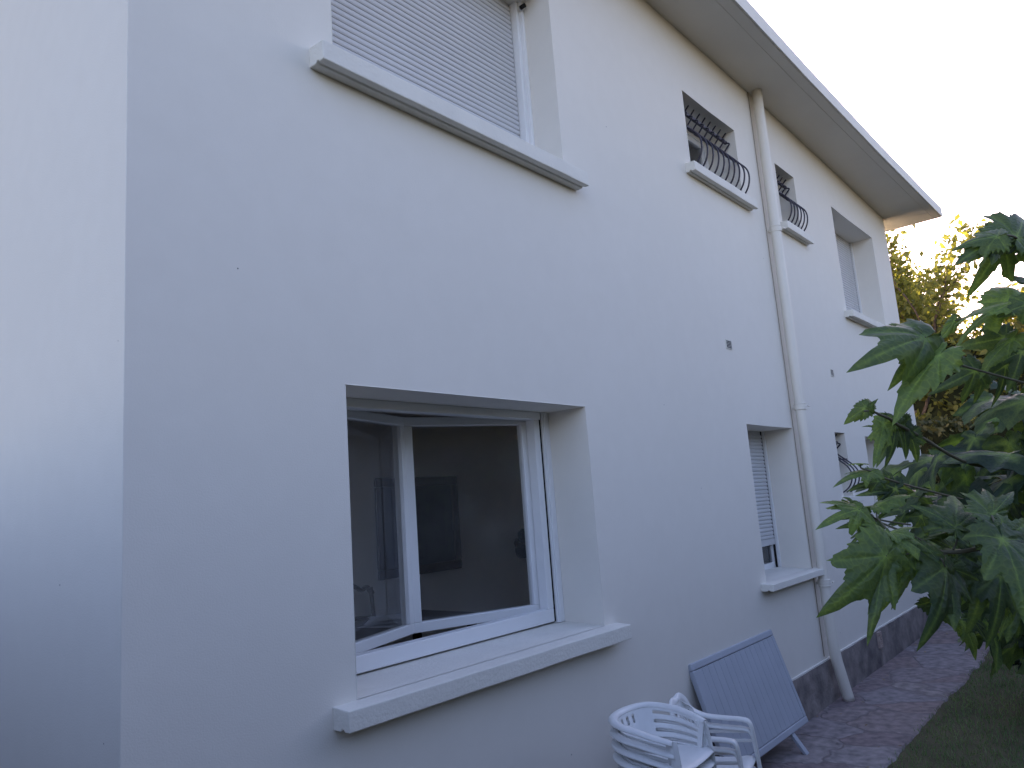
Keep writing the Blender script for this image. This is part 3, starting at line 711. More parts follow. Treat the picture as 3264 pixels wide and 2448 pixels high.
def arm_chair():
    """high-back plastic armchair; local +Y is the back"""
    t = empty('garden_armchair')
    def seatf(u, v):
        y = -0.215 + 0.39 * v; x = (-1 + 2 * u) * (0.215 - 0.04 * v)
        z = 0.372 + 0.012 * (abs(2*u-1) ** 2) - 0.012 * math.sin(v * math.pi) - (0.03 * (1 - v / 0.12) ** 2 if v < 0.12 else 0) - 0.02 * v
        return Vector((x, y, z))
    plast('seat', sheet(seatf, 16, 14), t, 0.007, 1)
    def backf(u, v):
        a = -1 + 2 * u
        wv = 0.178 + 0.010 * math.sin(v * math.pi)
        zt = 0.36 + 0.365 * v * (1 - 0.10 * abs(a) ** 3 * v)
        if v > 0.70: wv *= math.sqrt(max(0.05, 1 - ((v - 0.70) / 0.32) ** 2))
        return Vector((a * wv, 0.165 + 0.12 * v - 0.05 * (a * a), zt))
    def hole(i, j): return 3 <= i <= 16 and i % 2 == 0 and 3 <= j <= 12
    plast('backrest', sheet(backf, 20, 16, hole), t, 0.008, 1)
    for s in (-1, 1):
        # arm: from the shoulder of the back, sweeping down and forward, then bending into the front leg
        path = spline([(s * .0, .288, .735), (s * .08, .284, .730), (s * .145, .268, .698), (s * .18, .235, .635), (s * .212, .14, .595), (s * .222, .0, .585), (s * .220, -.14, .582), (s * .218, -.195, .565), (s * .221, -.215, .50), (s * .228, -.235, .30), (s * .236, -.255, .0)], 6)
        T = frame_path(path); bm = bmesh.new(); rings = []
        for i, q in enumerate(path):
            side = Vector((s, 0, 0)); tt = T[i]; side = (side - tt * side.dot(tt)).normalized(); nn = tt.cross(side) * s
            wd = 0.022 + 0.007 * math.sin(min(1, i / 50) * math.pi)
            sec = [(-wd, -.012), (-wd, .002), (-wd * .5, .007), (wd * .5, .007), (wd, .002), (wd, -.012)]
            rings.append([bm.verts.new(q + side * a_ + nn * b_) for a_, b_ in sec])
        for a_, b_ in zip(rings, rings[1:]):
            for k in range(5): bm.faces.new((a_[k], b_[k], b_[k+1], a_[k+1]))
        plast('armrest', bm, t, 0.005, 1)
        def brace(u, v, s=s):                                       # lower edge of the arm panel behind the front leg
            return Vector((s * (.214 + .004 * v), -.205 + .36 * v, .515 - .02 * v + (u - .5) * .022))
        plast('arm_rail', sheet(brace, 2, 8), t, 0.007, 1)
        def lb(u, v, s=s):
            a = (u - .5) * 2
            return Vector((s * (.165 + .045 * v) + a * .024, .165 + .07 * v + .02 * abs(a), .36 * (1 - v)))
        plast('leg', sheet(lb, 4, 8), t, 0.006, 1)
    return t
TUBZ = 0.875; STEP = 0.054
tc0 = tub_chair()
places = ['topmost white tub chair of the nearer stack, its seat and slotted sides open to view', 'second white tub chair from the top of the nearer stack',
          'third white tub chair from the top of the nearer stack', 'fourth white tub chair from the top, lowest rim showing in the nearer stack']
for i in range(4):
    c = tc0 if i == 0 else copy_tree(tc0)
    c.scale = (.83, .83, .83); c.location = (3.215 + 0.004 * i, 1.975, TUBZ - STEP * i); c.rotation_euler = (0, 0, R(3 + 0.6 * (i % 2)))
    tag(c, places[i], 'chair', 'white plastic tub chairs in a stack')
ac0 = arm_chair()
for i in range(2):
    c = ac0 if i == 0 else copy_tree(ac0)
    c.scale = (.9, .74, .93); c.location = (4.03, 2.10, 0.052 - 0.05 * i); c.rotation_euler = (0, 0, R(13))
    tag(c, ['upper high backed white plastic armchair, in the farther stack beside the leaning table', 'lower high backed white plastic armchair, nested under another in the farther stack'][i], 'chair', 'white plastic armchairs in a stack')

# ------------------------------------------------------------------ folding table leaning on the wall
tb = empty('folding_table', (5.18, 2.29, 0.15)); tag(tb, 'blue grey slatted plastic garden table folded and leaning on the wall', 'table')
tb.rotation_euler = (R(-17.2), 0, 0)
Wt, Ht = 0.665, 0.685
bm = bmesh.new(); n = 15; m = 0.045; sw = (2 * Wt - 2 * m) / n
for i in range(n):
    a = -Wt + m + sw * i; box(bm, a + 0.0014, a + sw - 0.0014, -0.004, 0.012, m + 0.003, Ht - m - 0.003)
obj('slat_panel', bm, M_TABLE, tb, bevel=0.002)
bm = bmesh.new(); rect_frame(bm, -Wt, Wt, 0, Ht, -0.008, 0.028, m); obj('table_edge', bm, M_TABLE, tb, bevel=0.007)
bm = bmesh.new(); box(bm, -Wt + m, Wt - m, 0.013, 0.018, m, Ht - m); obj('underside', bm, M_TABLEG, tb)
for sx in (-0.50, 0.42):
    bm = bmesh.new(); vs = box(bm, sx - .022, sx + .022, 0.03, 0.055, 0.02, 0.60); obj('leg', bm, M_TABLE, tb, bevel=0.004)
    bm = bmesh.new(); box(bm, sx - .02, sx + .02, -0.035, -0.012, -0.03, 0.0)
    bm.free()
# the feet that stick out below the top and stand on the path
for sx in (-0.43, 0.36):
    bm = bmesh.new(); vs = box(bm, sx - .026, sx + .026, 0.018, 0.040, -0.19, 0.08)
    for v_ in vs: v_.co.y += (v_.co.z - 0.06) * 0.26 + 0.004; v_.co.x -= (v_.co.z - 0.06) * 0.14
    obj('leg', bm, M_TABLE, tb, bevel=0.004)

# ------------------------------------------------------------------ foliage
def leaf_outline(th, kind, rnd):
    """radius of a lobed mulberry leaf at angle th from the midrib (tip = 1)"""
    a = abs(th); s = 1 if th >= 0 else -1
    if kind == 0:   P = [(0, 1.0), (8, .74), (24, .40), (34, .62), (46, .80), (58, .56), (76, .34), (96, .52), (112, .50), (140, .33), (165, .22), (180, .05)]
    elif kind == 1: P = [(0, 1.0), (10, .80), (22, .52), (36, .60), (47, .66), (62, .46), (84, .44), (104, .47), (135, .36), (165, .24), (180, .05)]
    elif kind == 2: P = [(0, 1.0), (8, .80), (21, .42), (34, .58), (45, .76), (56, .58), (74, .36), (92, .50), (106, .58), (126, .30), (160, .2), (180, .05)]
    elif kind == 4: P = [(0, 1.0), (8, .82), (20, .58), (32, .64), (42, .78), (54, .62), (70, .46), (90, .56), (106, .52), (135, .38), (165, .24), (180, .05)]
    else:           P = [(0, 1.0), (9, .84), (22, .66), (45, .55), (75, .47), (105, .43), (135, .36), (165, .25), (180, .05)]
    d = math.degrees(a)
    for (d0, r0), (d1, r1) in zip(P, P[1:]):
        if d0 <= d <= d1:
            t = (d - d0) / (d1 - d0); t = t * t * (3 - 2 * t) if d0 > 12 else t
            return r0 + (r1 - r0) * t
    return .05
LOBES = {4: (0, 42, 98), 0: (0, 46, 102), 1: (0, 47, 104), 2: (0, 46, 104), 3: (0, 40, 85)}
class Leaves:
    def __init__(s): s.v = []; s.f = []; s.tone = []; s.vein = []; s.uv = []
    def add(s, base, tip, nrm, kind=0, width=1.0, droop=0.25, cup=0.12, tone=0.5, res=96, rings=5, serr=0.05, asym=0.0, rnd=random):
        ax = tip - base; L = ax.length; ax = ax / L
        nrm = (nrm - ax * nrm.dot(ax)).normalized(); sd = ax.cross(nrm)
        i0 = len(s.v); ph = rnd.random() * 6.28
        uo = rnd.random() * 50; s.uv.append((uo, 0, 0)); s.v.append(tuple(base)); s.tone.append(tone); s.vein.append(0.6)
        lob = [math.radians(q) for q in LOBES[kind]]
        for k in range(1, rings + 1):
            fr = (k / rings) ** 0.85
            for j in range(res):
                th = -math.pi + 2 * math.pi * j / res
                r = leaf_outline(th, kind, rnd)
                r *= 1 + asym * math.sin(th * 1.0 + ph) * 0.5
                if k == rings:
                    r += serr * (0.25 - (abs(th) * res / 6.2832 % 4) / 4 * 1.7) * (0 if r < .12 else 1) * (0.6 + 0.6 * rnd.random())
                rr = r * fr
                x = rr * math.cos(th); y = rr * math.sin(th) * width
                dv = min(abs(abs(th) - q) for q in lob)
                ridge = math.exp(-(dv / 0.13) ** 2) * 0.05 * fr
                z = droop * 1.3 * (max(0, x) - max(0, x) ** 2) - cup * abs(y) ** 1.4 * 1.6 - ridge * 1.0 - 0.06 * (fr ** 4) * (0.5 + 0.5 * math.sin(th * 5 + ph)) + 0.05 * math.sin(x * 7 + ph) * abs(y) + 0.03 * math.sin(y * 9 + ph * 2) * fr
                p = base + ax * (x * L) + sd * (y * L) + nrm * (z * L)
                s.uv.append((uo + x, y, 0)); s.v.append(tuple(p)); s.tone.append(min(1, max(0, tone + 0.12 * math.sin(x * 3 + ph) * fr)))
                s.vein.append(max(0, 1 - dv / 0.07) * (1 - 0.7 * fr) * 0.5)
        def idx(k, j): return i0 + 1 + (k - 1) * res + j % res
        for j in range(res): s.f.append((i0, idx(1, j), idx(1, j + 1)))
        for k in range(1, rings):
            for j in range(res): s.f.append((idx(k, j), idx(k+1, j), idx(k+1, j+1), idx(k, j+1)))
    def quad(s, c, u, w, tone):
        """small pointed leaf"""
        i = len(s.v); n_ = u.cross(w) * 0.0
        for p in (c - u, c - u * .2 + w, c + u, c - u * .2 - w): s.v.append(tuple(p)); s.tone.append(tone); s.vein.append(0)
        s.f.append((i, i+1, i+2, i+3))
    def build(s, name, m, parent=None, smooth=True):
        me = bpy.data.meshes.new(name); me.from_pydata(s.v, [], s.f); me.materials.append(m)
        a = me.attributes.new('tone', 'FLOAT', 'POINT'); a.data.foreach_set('value', s.tone)
        a = me.attributes.new('vein', 'FLOAT', 'POINT'); a.data.foreach_set('value', s.vein)
        if len(s.uv) == len(s.v):
            a = me.attributes.new('leaf_co', 'FLOAT_VECTOR', 'POINT'); a.data.foreach_set('vector', [c for q in s.uv for c in q])
        if smooth: me.polygons.foreach_set('use_smooth', [True] * len(me.polygons))
        o = bpy.data.objects.new(name, me); COL.objects.link(o)
        if parent: o.parent = parent; o.matrix_parent_inverse = Matrix.Translation(-Vector(parent.location))
        return o
rng = random.Random(11)
ZUP = Vector((0, 0, 1))
def P_(x, y): return (2664 + x / 2.765, 650 + y / 2.765)
def Q_(x, y): return (2564 + x / 2.37, 1200 + y / 2.37)
def S_(x, y): return (2864 + x / 2.765, 1500 + y / 2.765)
def G_(x, y): return (2300 + x / 1.3849, 1250 + y / 1.3849)
mul = empty('mulberry_tree', (3.4, -1.25, 0)); tag(mul, 'mulberry tree with big lobed green leaves reaching in from the right', 'tree')
L = Leaves()
# base px, tip px, distance, tip distance offset, shape, width, facing (x,y,z mix of towards camera / up), tone
HERO = [
 (P_(1425,285), P_(1010,395), 1.75, 0.05, 1, 1.25, .6, .30), (P_(1430,300), P_(1085,500), 1.78, -.02, 3, .8, .7, .25),
 (P_(1590,300), P_(1659,60), 1.80, .1, 1, 1.2, .8, .25), (P_(1590,310), P_(1450,200), 1.85, .1, 0, 1.1, .8, .25), (P_(1565,370), P_(1390,330), 1.82, .05, 3, 1.0, .8, .15),
 (P_(1480,330), P_(1160,830), 1.85, .05, 0, .95, .5, .25), (P_(1400,330), P_(1390,520), 1.8, -.05, 3, 1.0, .9, .2),
 (P_(1659,420), P_(1450,610), 1.9, .1, 1, .9, .5, .35), (P_(1700,330), P_(1540,420), 1.9, .1, 1, 1.1, .6, .15),
 (P_(1550,865), P_(1040,1010), 1.75, .05, 3, 1.05, .3, .62), (P_(1500,880), P_(1000,1310), 1.85, .05, 1, .75, .3, .55), (P_(1520,850), P_(1480,700), 1.8, .1, 3, 1.3, .4, .6),
 (P_(1700,880), P_(1395,1000), 1.7, .05, 1, 1.3, .7, .2), (P_(1720,700), P_(1590,640), 1.9, .1, 0, 1.0, .6, .2),
 (P_(790,1180), P_(170,1430), 1.70, -.10, 4, .72, .7, .26), (P_(790,1160), P_(560,1130), 1.71, -.0, 3, 1.1, .75, .26), (P_(760,1230), P_(480,1630), 1.72, -.03, 4, .75, .8, .22),
 (P_(915,1330), Q_(640,318), 1.68, -.05, 3, .62, .25, .58),
 (P_(1050,1030), P_(885,1250), 1.9, .0, 3, .55, .5, .35), (P_(800,1150), P_(870,1250), 1.8, .0, 3, .9, .4, .6),
 (P_(1500,1180), P_(1080,1260), 1.9, .05, 1, 1.1, .8, .2), (P_(1560,1190), P_(1255,1530), 1.85, .02, 3, .6, .3, .5),
 (P_(1230,1470), P_(820,1680), 1.9, .0, 0, .9, .8, .12), (P_(1300,1500), P_(1230,1760), 1.95, .0, 1, 1.1, .9, .10), (P_(1500,1420), P_(1400,1800), 2.0, .0, 0, 1.0, .9, .10),
 (P_(1640,1300), P_(1520,1650), 1.95, .0, 0, 1.1, .8, .12),
 (Q_(465,232), Q_(300,358), 1.62, .03, 3, 1.0, .5, .42), (Q_(497,225), Q_(480,160), 1.62, .03, 3, 1.0, .6, .35), (Q_(503,218), Q_(560,165), 1.62, .0, 3, .6, .6, .35),
 (Q_(600,360), Q_(520,700), 1.70, -.03, 1, .62, .35, .50), (Q_(560,390), Q_(440,370), 1.72, .0, 3, .5, .5, .40), (Q_(570,380), Q_(570,335), 1.72, .0, 3, .5, .5, .4),
 (Q_(690,355), Q_(640,680), 1.74, -.03, 0, .85, .75, .15), (Q_(700,370), Q_(540,690), 1.78, -.03, 1, .7, .6, .2), (Q_(740,350), Q_(770,640), 1.76, .0, 1, .8, .8, .15), (Q_(800,430), Q_(860,650), 1.8, .0, 1, 1.0, .8, .12),
 (Q_(740,345), Q_(790,430), 1.8, .0, 3, 1.0, .8, .15),
 (Q_(440,655), Q_(300,662), 1.60, .0, 3, 1.0, .15, .62), (Q_(500,715), Q_(228,808), 1.60, -.03, 1, .75, .35, .42), (Q_(480,700), Q_(520,780), 1.62, .0, 3, 1.2, .5, .35), (Q_(560,790), Q_(335,862), 1.63, .0, 1, .7, .5, .25),
 (Q_(690,850), Q_(365,905), 1.72, .02, 0, .85, .75, .14), (Q_(640,760), Q_(520,720), 1.72, .0, 1, 1.0, .75, .14), (Q_(620,880), Q_(600,1030), 1.72, .02, 1, .9, .8, .18),
 (Q_(415,1005), Q_(92,1138), 1.55, -.03, 2, .80, .35, .48), (Q_(410,995), Q_(148,935), 1.58, -.03, 3, .62, .45, .42), (Q_(390,960), Q_(300,905), 1.58, .0, 3, .8, .45, .4),
 (Q_(545,975), Q_(865,900), 1.62, .03, 3, .62, .15, .60), (Q_(480,1035), Q_(255,1070), 1.62, .0, 2, .7, .5, .3),
 (Q_(505,1110), Q_(240,1142), 1.60, .0, 3, .62, .5, .30), (Q_(500,1130), Q_(292,1335), 1.58, -.02, 0, .62, .4, .38),
 (Q_(648,1190), Q_(1020,1330), 1.50, .0, 0, .85, .35, .60), (Q_(648,1190), Q_(425,1095), 1.50, .03, 1, 1.0, .3, .62), (Q_(648,1190), Q_(620,1345), 1.50, -.04, 3, .55, .6, .55), (Q_(650,1180), Q_(880,1130), 1.5, .03, 1, .9, .3, .6), (Q_(650,1200), Q_(450,1250), 1.5, .0, 3, .9, .35, .55),
 (Q_(660,1280), Q_(850,1470), 1.50, -.02, 2, .9, .6, .45), (Q_(760,1300), Q_(700,1640), 1.55, -.02, 4, .65, .7, .35),
 (G_(726,722), G_(462,990), 1.45, -.06, 4, .80, .80, .40), (G_(715,735), G_(655,1120), 1.46, -.08, 4, .50, .7, .36), (G_(712,715), G_(482,740), 1.47, -.02, 4, .62, .75, .40), (G_(700,730), G_(560,920), 1.455, -.03, 3, 1.1, .8, .38), (G_(715,710), G_(600,660), 1.475, -.0, 3, 1.0, .8, .38),
 (G_(850,705), G_(705,965), 1.52, -.02, 2, .7, .6, .40), (G_(860,720), G_(740,975), 1.54, -.0, 1, .5, .6, .3),
 (S_(410,850), S_(275,1555), 1.50, -.12, 4, .70, .9, .20), (S_(420,850), S_(130,1000), 1.52, -.02, 3, .9, .8, .2), (S_(420,850), S_(500,1400), 1.52, -.10, 1, .9, .9, .2), (S_(410,850), S_(345,1420), 1.50, -.10, 3, .6, .9, .22), (S_(430,850), S_(740,970), 1.52, .0, 1, .9, .8, .17),
 (S_(505,505), S_(500,200), 1.55, .12, 1, 1.0, .6, .26), (S_(495,500), S_(100,285), 1.55, .06, 3, .50, .5, .30), (S_(510,500), S_(700,340), 1.55, .05, 3, .8, .5, .28),
 (S_(822,400), S_(790,100), 1.50, .12, 1, .95, .65, .25), (S_(830,385), S_(1042,148), 1.50, .05, 3, .50, .6, .26), (S_(815,395), S_(650,260), 1.50, .05, 3, .95, .6, .26),
 (S_(915,600), S_(1150,1350), 1.35, -.1, 4, .8, .85, .24), (S_(905,600), S_(690,700), 1.36, .0, 1, 1.1, .8, .26), (S_(915,610), S_(880,880), 1.36, -.05, 3, .8, .85, .3), (S_(930,600), S_(1200,420), 1.36, .05, 1, 1.0, .7, .24), (S_(930,610), S_(1250,800), 1.36, -.03, 1, 1.0, .8, .2),
 (S_(180,620), S_(700,520), 1.62, .0, 3, .30, .2, .40), (S_(520,700), S_(250,700), 1.6, .0, 1, .5, .3, .3), (S_(480,690), S_(220,560), 1.62, .0, 1, .8, .6, .22), (S_(200,400), S_(270,590), 1.7, .0, 1, 1.2, .7, .2), (S_(0,460), S_(60,370), 1.65, .0, 1, 1.2, .5, .3),
 (S_(600,720), S_(560,1180), 1.65, -.05, 1, .9, .9, .14), (S_(760,860), S_(620,1450), 1.62, -.05, 0, 1.0, .9, .14), (S_(900,900), S_(820,1570), 1.60, -.05, 1, .8, .9, .18), (S_(1000,1000), S_(980,1500), 1.7, -.05, 1, 1.0, .9, .14),
 (S_(560,1330), S_(700,1650), 1.8, -.03, 3, .8, .6, .42), (S_(640,1300), S_(810,1560), 1.75, -.03, 1, .7, .9, .16),
 (S_(1000,1200), S_(870,1500), 1.6, .0, 3, .4, .3, .35), (S_(300,1150), S_(560,1420), 1.6, .0, 1, .9, .9, .16),
]
CAMDIR = -FW
for (b, t, d, dd, k, wd, face, tone) in HERO:
    pb = at(*b, d); pt = at(*t, d + dd)
    nrm = (CAMDIR * face + ZUP * (1 - face) + Vector((rng.uniform(-.2, .2), rng.uniform(-.2, .2), rng.uniform(-.1, .1))))
    L.add(pb, pt, nrm, k, wd * 0.86, droop=0.12 + rng.random() * .2, cup=0.12 + rng.random() * .22, tone=tone, asym=rng.uniform(-.14, .14), serr=0.075, rnd=rng)
# leafy mass behind and to the right
def inpoly(x, y, P):
    c = False; j = len(P) - 1
    for i in range(len(P)):
        if (P[i][1] > y) != (P[j][1] > y) and x < (P[j][0] - P[i][0]) * (y - P[i][1]) / (P[j][1] - P[i][1]) + P[i][0]: c = not c
        j = i
    return c
MASS = [(2880, 1470), (2940, 1450), (3010, 1420), (3090, 1340), (3150, 1270), (3230, 1200), (3320, 1120), (3700, 900), (4300, 900), (4300, 2300), (3500, 2150), (3264, 2080), (3170, 2040), (3120, 1960), (3060, 1900), (2990, 1780), (2900, 1640), (2840, 1560), (2810, 1480)]
cnt = 0
while cnt < 620:
    x = rng.uniform(2800, 4300); y = rng.uniform(850, 2300)
    if not inpoly(x, y, MASS): continue
    d = rng.uniform(2.0, 3.3)
    pb = at(x, y, d)
    dr = Vector((rng.uniform(-1, .6), rng.uniform(-.3, 1), rng.uniform(-1.2, .1))).normalized()
    pt = pb + dr * rng.uniform(.11, .19)
    nrm = Vector((rng.uniform(-1, .3), rng.uniform(-1, 1), rng.uniform(.1, 1.2)))
    L.add(pb, pt, nrm, rng.choice((0, 1, 1, 2, 3)), rng.uniform(.8, 1.1), .25, .2, rng.uniform(0, .16), res=36, rings=2, serr=.06, rnd=rng); cnt += 1
L.build('crown', M_LEAF, mul)
# twigs, petioles, boughs, trunk
bm = bmesh.new()
def tw(pts, r0, r1, n=5):
    p = spline([at(x, y, d) for x, y, d in pts], n); m = len(p)
    tube(bm, p, [r0 + (r1 - r0) * i / (m - 1) for i in range(m)], 7)
def q3(a, d): return (*a, d)
tw([q3(Q_(450,262), 1.62), q3(Q_(505,262), 1.62), q3(Q_(580,292), 1.64), q3(Q_(640,318), 1.66), q3(Q_(690,356), 1.70), q3(Q_(850,440), 1.80), (3100, 1480, 2.1), (3350, 1500, 2.0)], .0022, .005)
tw([q3(Q_(505,262), 1.62), q3(Q_(500,222), 1.62)], .0015, .0012)
tw([q3(Q_(430,655), 1.60), q3(Q_(428,690), 1.60), q3(Q_(500,715), 1.60), q3(Q_(700,800), 1.72), (3100, 1600, 2.2)], .0015, .003)
tw([q3(S_(-300, 400), 1.60), q3(S_(180, 600), 1.6), q3(S_(300, 690), 1.58), q3(S_(480, 720), 1.55), q3(S_(700, 690), 1.55), q3(S_(1100, 620), 1.5), (3500, 1700, 1.6)], .002, .006)
tw([q3(S_(505,500), 1.55), q3(S_(520,600), 1.55), q3(S_(480,700), 1.55)], .0016, .002)
tw([q3(S_(822,398), 1.50), q3(S_(860,480), 1.46), q3(S_(915,600), 1.40), q3(S_(1060,720), 1.42)], .0022, .003)
tw([q3(S_(410,850), 1.50), q3(S_(380,780), 1.5), q3(S_(340,790), 1.55), q3(S_(450,710), 1.56)], .0016, .0025)
tw([q3(Q_(545,975), 1.62), q3(Q_(545,1040), 1.6), q3(Q_(560,1080), 1.58), q3(Q_(648,1180), 1.52)], .0016, .002)
tw([q3(G_(726,722), 1.45), q3(G_(760,735), 1.5), q3(G_(850,705), 1.53), q3(S_(300, 700), 1.57)], .0016, .0025)
tw([q3(Q_(410,1005), 1.55), q3(Q_(480,1030), 1.58), q3(Q_(560,1080), 1.6), q3(Q_(800, 1120), 1.62)], .0016, .002)
tw([q3(P_(790,1170), 1.70), q3(P_(760,1250), 1.72), q3(P_(810,1190), 1.75), q3(P_(900,1330), 1.74), q3(P_(1100, 1420), 1.8), (3300, 1230, 1.95)], .0016, .003)
tw([q3(P_(1425,290), 1.75), q3(P_(1500,275), 1.76), q3(P_(1590,300), 1.8), q3(P_(1585,380), 1.85), q3(P_(1650,430), 1.9), (3400, 860, 2.0)], .002, .005)
tw([q3(P_(1050,1030), 1.9), q3(P_(1550,870), 1.8), (3350, 980, 1.9)], .0015, .004)
obj('twig', bm, M_TWIG, mul).matrix_parent_inverse = Matrix.Translation(-Vector(mul.location))
bm = bmesh.new()
root = Vector(mul.location)
def bough(pts, r):
    p = spline(pts, 6); m = len(p); tube(bm, p, [r[0] + (r[1] - r[0]) * (i / (m - 1)) ** .8 for i in range(m)], 10)
bough([root, root + Vector((-.05, .05, 1.0)), root + Vector((.05, 0, 1.9)), root + Vector((0, .1, 2.6))], (.13, .07))
bough([root + Vector((.02, 0, 1.6)), at(3700, 1450, 2.8), at(3420, 1450, 2.6), at(3350, 1500, 2.0)], (.05, .006))
bough([root + Vector((.02, 0, 1.3)), at(3750, 1850, 2.3), at(3500, 1700, 1.6)], (.05, .006))
bough([root + Vector((0, .1, 2.5)), at(3800, 1000, 2.6), at(3400, 860, 2.0)], (.06, .005))
bough([root + Vector((0, .1, 2.2)), at(3600, 1200, 2.3), at(3300, 1230, 1.95)], (.045, .006))
obj('trunk', bm, M_BARK, mul).matrix_parent_inverse = Matrix.Translation(-root)

# ---- sparse far tree, backlit
def far_tree(loc, h, spread, nleaf, lean, label, seed, tone=(0, 1), lsz=.09, trunk_r=.16, m=None):
    rg = random.Random(seed); t = empty('garden_tree', loc); tag(t, label, 'tree', 'trees beyond the far corner of the house')
    bm = bmesh.new(); tips = []
    def grow(p, d, ln, r, lvl):
        n = 4; pts = [p]; q = p.copy(); dd = d.copy()
        for i in range(n):
            dd = (dd + Vector((rg.uniform(-.28, .28), rg.uniform(-.28, .28), rg.uniform(-.1, .22)))).normalized(); q = q + dd * ln / n; pts.append(q.copy())
        tube(bm, pts, [r * (1 - .45 * i / n) for i in range(n + 1)], 6 if lvl < 3 else 4, cap=False)
        if lvl >= 3: tips.extend([(pts[-1], dd), (pts[2], dd)])
        if lvl >= 5: return
        k = rg.choice((2, 3, 3)) if lvl < 4 else 2
        for i in range(k):
            s_ = spread * (0.9 if lvl else 1.2)
            nd = (dd + Vector((rg.uniform(-s_, s_), rg.uniform(-s_, s_), rg.uniform(-.15, .55)))).normalized()
            grow(pts[-1] if i < 2 else pts[2], nd, ln * rg.uniform(.62, .82), r * .58, lvl + 1)
    grow(Vector((0, 0, 0)), Vector((*lean, 1)).normalized(), h * .34, trunk_r, 0)
    obj('trunk', bm, M_BARK, t)
    Lf = Leaves()
    for i in range(nleaf):
        p, d = rg.choice(tips)
        c = p + Vector((rg.gauss(0, .16), rg.gauss(0, .16), rg.gauss(0, .16)))
        if c.z < 0.5: c.z = 0.5 + rg.random()
        u = Vector((rg.uniform(-1, 1), rg.uniform(-1, 1), rg.uniform(-1.2, .3))).normalized() * lsz * rg.uniform(.5, 1.2)
        w_ = u.cross(Vector((rg.uniform(-1, 1), rg.uniform(-1, 1), rg.uniform(-1, 1)))).normalized() * u.length * .55
        Lf.quad(c, u, w_, rg.uniform(*tone))
    Lf.build('crown', m or M_FAR, None, False).parent = t
    return t
far_tree((16.0, 3.3, 0), 7.5, .78, 8000, (.0, -.15), 'sparse yellowing tree with twisting bare limbs beside the far corner of the house', 5)
far_tree((18.5, 1.6, 0), 6.8, .85, 8000, (.1, .0), 'fuller yellow green tree to the right of the twisting bare one', 8, (.3, 1))
far_tree((21.0, 5.6, 0), 7.6, .8, 4000, (-.1, -.1), 'yellow green tree behind the twisting bare one, mostly hidden by the house', 9)
far_tree((20.5, -2.0, 0), 6.6, .9, 9000, (0, 0), 'yellow green tree at the right edge of the garden behind the mulberry leaves', 14, (.2, 1))

def hedge(name, a, b, h, w, n, label, m, seed, cat='hedge', lsz=.06, group=None):
    rg = random.Random(seed); a = Vector(a); b = Vector(b); d = b - a; Ln = d.length; d.normalize(); s_ = Vector((-d.y, d.x, 0))
    t = empty(name, a); tag(t, label, cat, group); Lf = Leaves()
    for i in range(n):
        u = rg.random() * Ln
        hh = h * (1 + .10 * noise.noise(Vector((u * .8 + seed, 0, 0))) + .07 * noise.noise(Vector((u * 3, seed, 0))))
        face = rg.random()
        bulge = .16 * noise.noise(Vector((u * 1.1, seed * 3.1, rg.random() * 3)))
        if face < .42: q = -w / 2; z = rg.random() * hh
        elif face < .62: q = w / 2; z = rg.random() * hh
        elif face < .86: q = rg.uniform(-w / 2, w / 2); z = hh
        else: q = rg.uniform(-w / 2, w / 2); z = rg.random() * hh
        q += rg.gauss(0, .07) + bulge; z += rg.gauss(0, .06); z = max(.03, z)
        c = d * u + s_ * q + Vector((0, 0, z))
        uu = Vector((rg.uniform(-1, 1), rg.uniform(-1, 1), rg.uniform(-1, 1))).normalized() * lsz * rg.uniform(.6, 1.3)
        ww = uu.cross(Vector((rg.uniform(-1, 1), rg.uniform(-1, 1), rg.uniform(-1, 1)))).normalized() * uu.length * .6
        Lf.quad(c, uu, ww, rg.random())
    Lf.build('foliage', m, None, False).parent = t
    bm = bmesh.new()
    k = max(2, int(Ln / .9))
    for i in range(k):
        u = Ln * (i + .5) / k; p = d * u
        tube(bm, [p, p + Vector((rg.uniform(-.1, .1), rg.uniform(-.1, .1), h * .5)), p + Vector((rg.uniform(-.2, .2), rg.uniform(-.2, .2), h * .9))], [.04, .03, .01], 6)
    # dense woody inside of the hedge
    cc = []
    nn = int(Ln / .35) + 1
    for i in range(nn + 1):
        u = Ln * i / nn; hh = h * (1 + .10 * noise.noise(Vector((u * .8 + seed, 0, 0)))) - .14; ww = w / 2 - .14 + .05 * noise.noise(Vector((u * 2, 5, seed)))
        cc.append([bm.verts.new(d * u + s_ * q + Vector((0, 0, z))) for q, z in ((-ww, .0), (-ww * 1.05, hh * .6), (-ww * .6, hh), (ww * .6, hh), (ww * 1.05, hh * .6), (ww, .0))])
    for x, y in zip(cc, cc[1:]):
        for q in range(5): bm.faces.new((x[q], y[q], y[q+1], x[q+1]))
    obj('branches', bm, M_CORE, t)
    return t
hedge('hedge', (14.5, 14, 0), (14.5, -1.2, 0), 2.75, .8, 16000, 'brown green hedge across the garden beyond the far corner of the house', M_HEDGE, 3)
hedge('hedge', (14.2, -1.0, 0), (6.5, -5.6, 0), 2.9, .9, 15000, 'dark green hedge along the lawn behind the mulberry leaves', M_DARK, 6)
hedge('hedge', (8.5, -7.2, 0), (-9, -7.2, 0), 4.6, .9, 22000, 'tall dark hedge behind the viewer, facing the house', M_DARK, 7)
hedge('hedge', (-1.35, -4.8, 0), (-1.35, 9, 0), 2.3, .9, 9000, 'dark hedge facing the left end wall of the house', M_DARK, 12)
hedge('hedge', (17.0, 9, 0), (17.0, -6, 0), 4.6, 1.2, 18000, 'tall loose yellow green hedge glowing in the low sun behind the brown one', M_FAR, 31, lsz=.085)
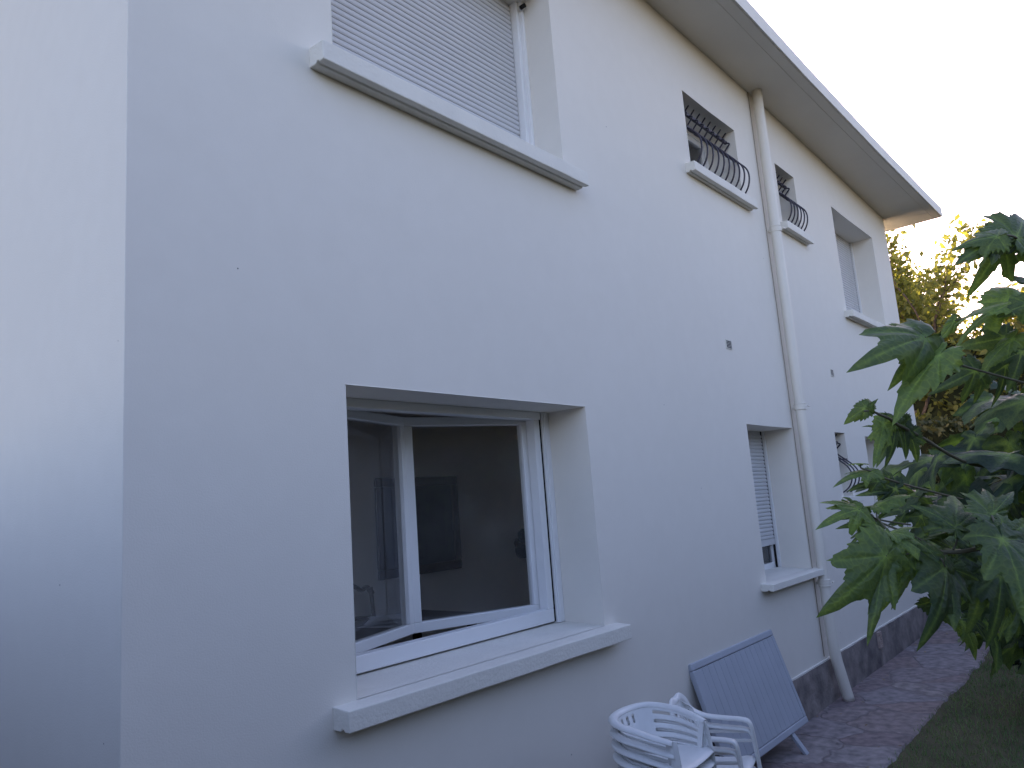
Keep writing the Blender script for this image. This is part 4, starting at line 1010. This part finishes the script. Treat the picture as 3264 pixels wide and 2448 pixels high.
# dark shrub on the lawn at the right edge
def shrub(loc, r, h, n, label, seed):
    rg = random.Random(seed); t = empty('shrub', loc); tag(t, label, 'shrub'); Lf = Leaves(); bm = bmesh.new()
    for i in range(26):
        a = rg.random() * 6.28; q = Vector((math.cos(a) * r * rg.uniform(.3, 1), math.sin(a) * r * rg.uniform(.3, 1), h * rg.uniform(.5, 1)))
        tube(bm, spline([Vector((0, 0, 0)), q * .5 + Vector((0, 0, h * .15)), q], 3), .008, 5)
    for i in range(n):
        a = rg.random() * 6.28; b_ = math.acos(rg.uniform(-.2, 1)); rr = rg.uniform(.6, 1.05) ** .5
        rr *= 1 + .22 * noise.noise(Vector((a * 1.2, b_ * 2, seed)))
        c = Vector((math.cos(a) * math.sin(b_) * r * rr, math.sin(a) * math.sin(b_) * r * rr, max(.05, h * .45 + math.cos(b_) * h * .55 * rr)))
        uu = (c.normalized() * .4 + Vector((rg.uniform(-1, 1), rg.uniform(-1, 1), rg.uniform(-.8, .6)))).normalized() * rg.uniform(.04, .08)
        ww = uu.cross(Vector((rg.uniform(-1, 1), rg.uniform(-1, 1), rg.uniform(-1, 1)))).normalized() * uu.length * .4
        Lf.quad(c, uu, ww, rg.random())
    Lf.build('foliage', M_DARK, None, False).parent = t; obj('stem', bm, M_BARK, t)
shrub((7.25, .62, 0), .52, 1.15, 5200, 'dark leafy shrub standing on the lawn at the right edge', 21)
shrub((9.6, .35, 0), .7, 1.7, 4500, 'dark shrub deeper in the garden behind the mulberry leaves', 22)
# ---- lawn
rg = random.Random(5); Lf = Leaves()
for i in range(52000):
    t_ = rg.random() ** 1.5; x = 2.6 + 9.5 * t_; y = rg.uniform(-1.6, 1.72 + .06 * noise.noise(Vector((x * 1.3, 3, 0))))
    if y > 1.64 - .01 * max(0, 6 - x) and rg.random() < .5: continue
    h = rg.uniform(.02, .05); a = rg.random() * 6.28; ln = rg.uniform(-.02, .02); l2 = rg.uniform(-.02, .02); w_ = .0022 + .0008 * (x - 2.6) / 3
    i0 = len(Lf.v); tn = min(1, max(0, .5 + .6 * noise.noise(Vector((x * 1.7, y * 1.7, 0))) + rg.uniform(-.3, .3)))
    for p in ((x - math.cos(a) * w_, y - math.sin(a) * w_, 0), (x + math.cos(a) * w_, y + math.sin(a) * w_, 0), (x + ln, y + l2, h)): Lf.v.append(p); Lf.tone.append(tn); Lf.vein.append(0)
    Lf.f.append((i0, i0 + 1, i0 + 2))
tag(Lf.build('grass', M_GRASS, None, False), 'short green lawn grass beside the paved path', 'grass', kind='stuff')

# dry leaves and petals scattered on the path and the lawn edge
rg = random.Random(77); bm = bmesh.new()
for i in range(90):
    x = 3.5 + 7.5 * rg.random() ** 1.3; y = rg.choice((rg.uniform(1.2, 2.45), rg.uniform(2.25, 2.47)))
    a = rg.random() * 6.28; l_ = rg.uniform(.006, .022); w_ = l_ * rg.uniform(.3, .6); z = .0135 if y > 1.75 else .03
    u = Vector((math.cos(a), math.sin(a), rg.uniform(-.1, .4))) * l_; v_ = Vector((-math.sin(a), math.cos(a), rg.uniform(-.1, .3))) * w_
    c = Vector((x, y, z + .006)); bm.faces.new([bm.verts.new(q) for q in (c - u, c + v_, c + u, c - v_ + Vector((0, 0, .002)))])
tag(obj('leaf_litter', bm, M_LITTER), 'tiny dry leaves and petals scattered over the paved path', 'leaf litter', kind='stuff')
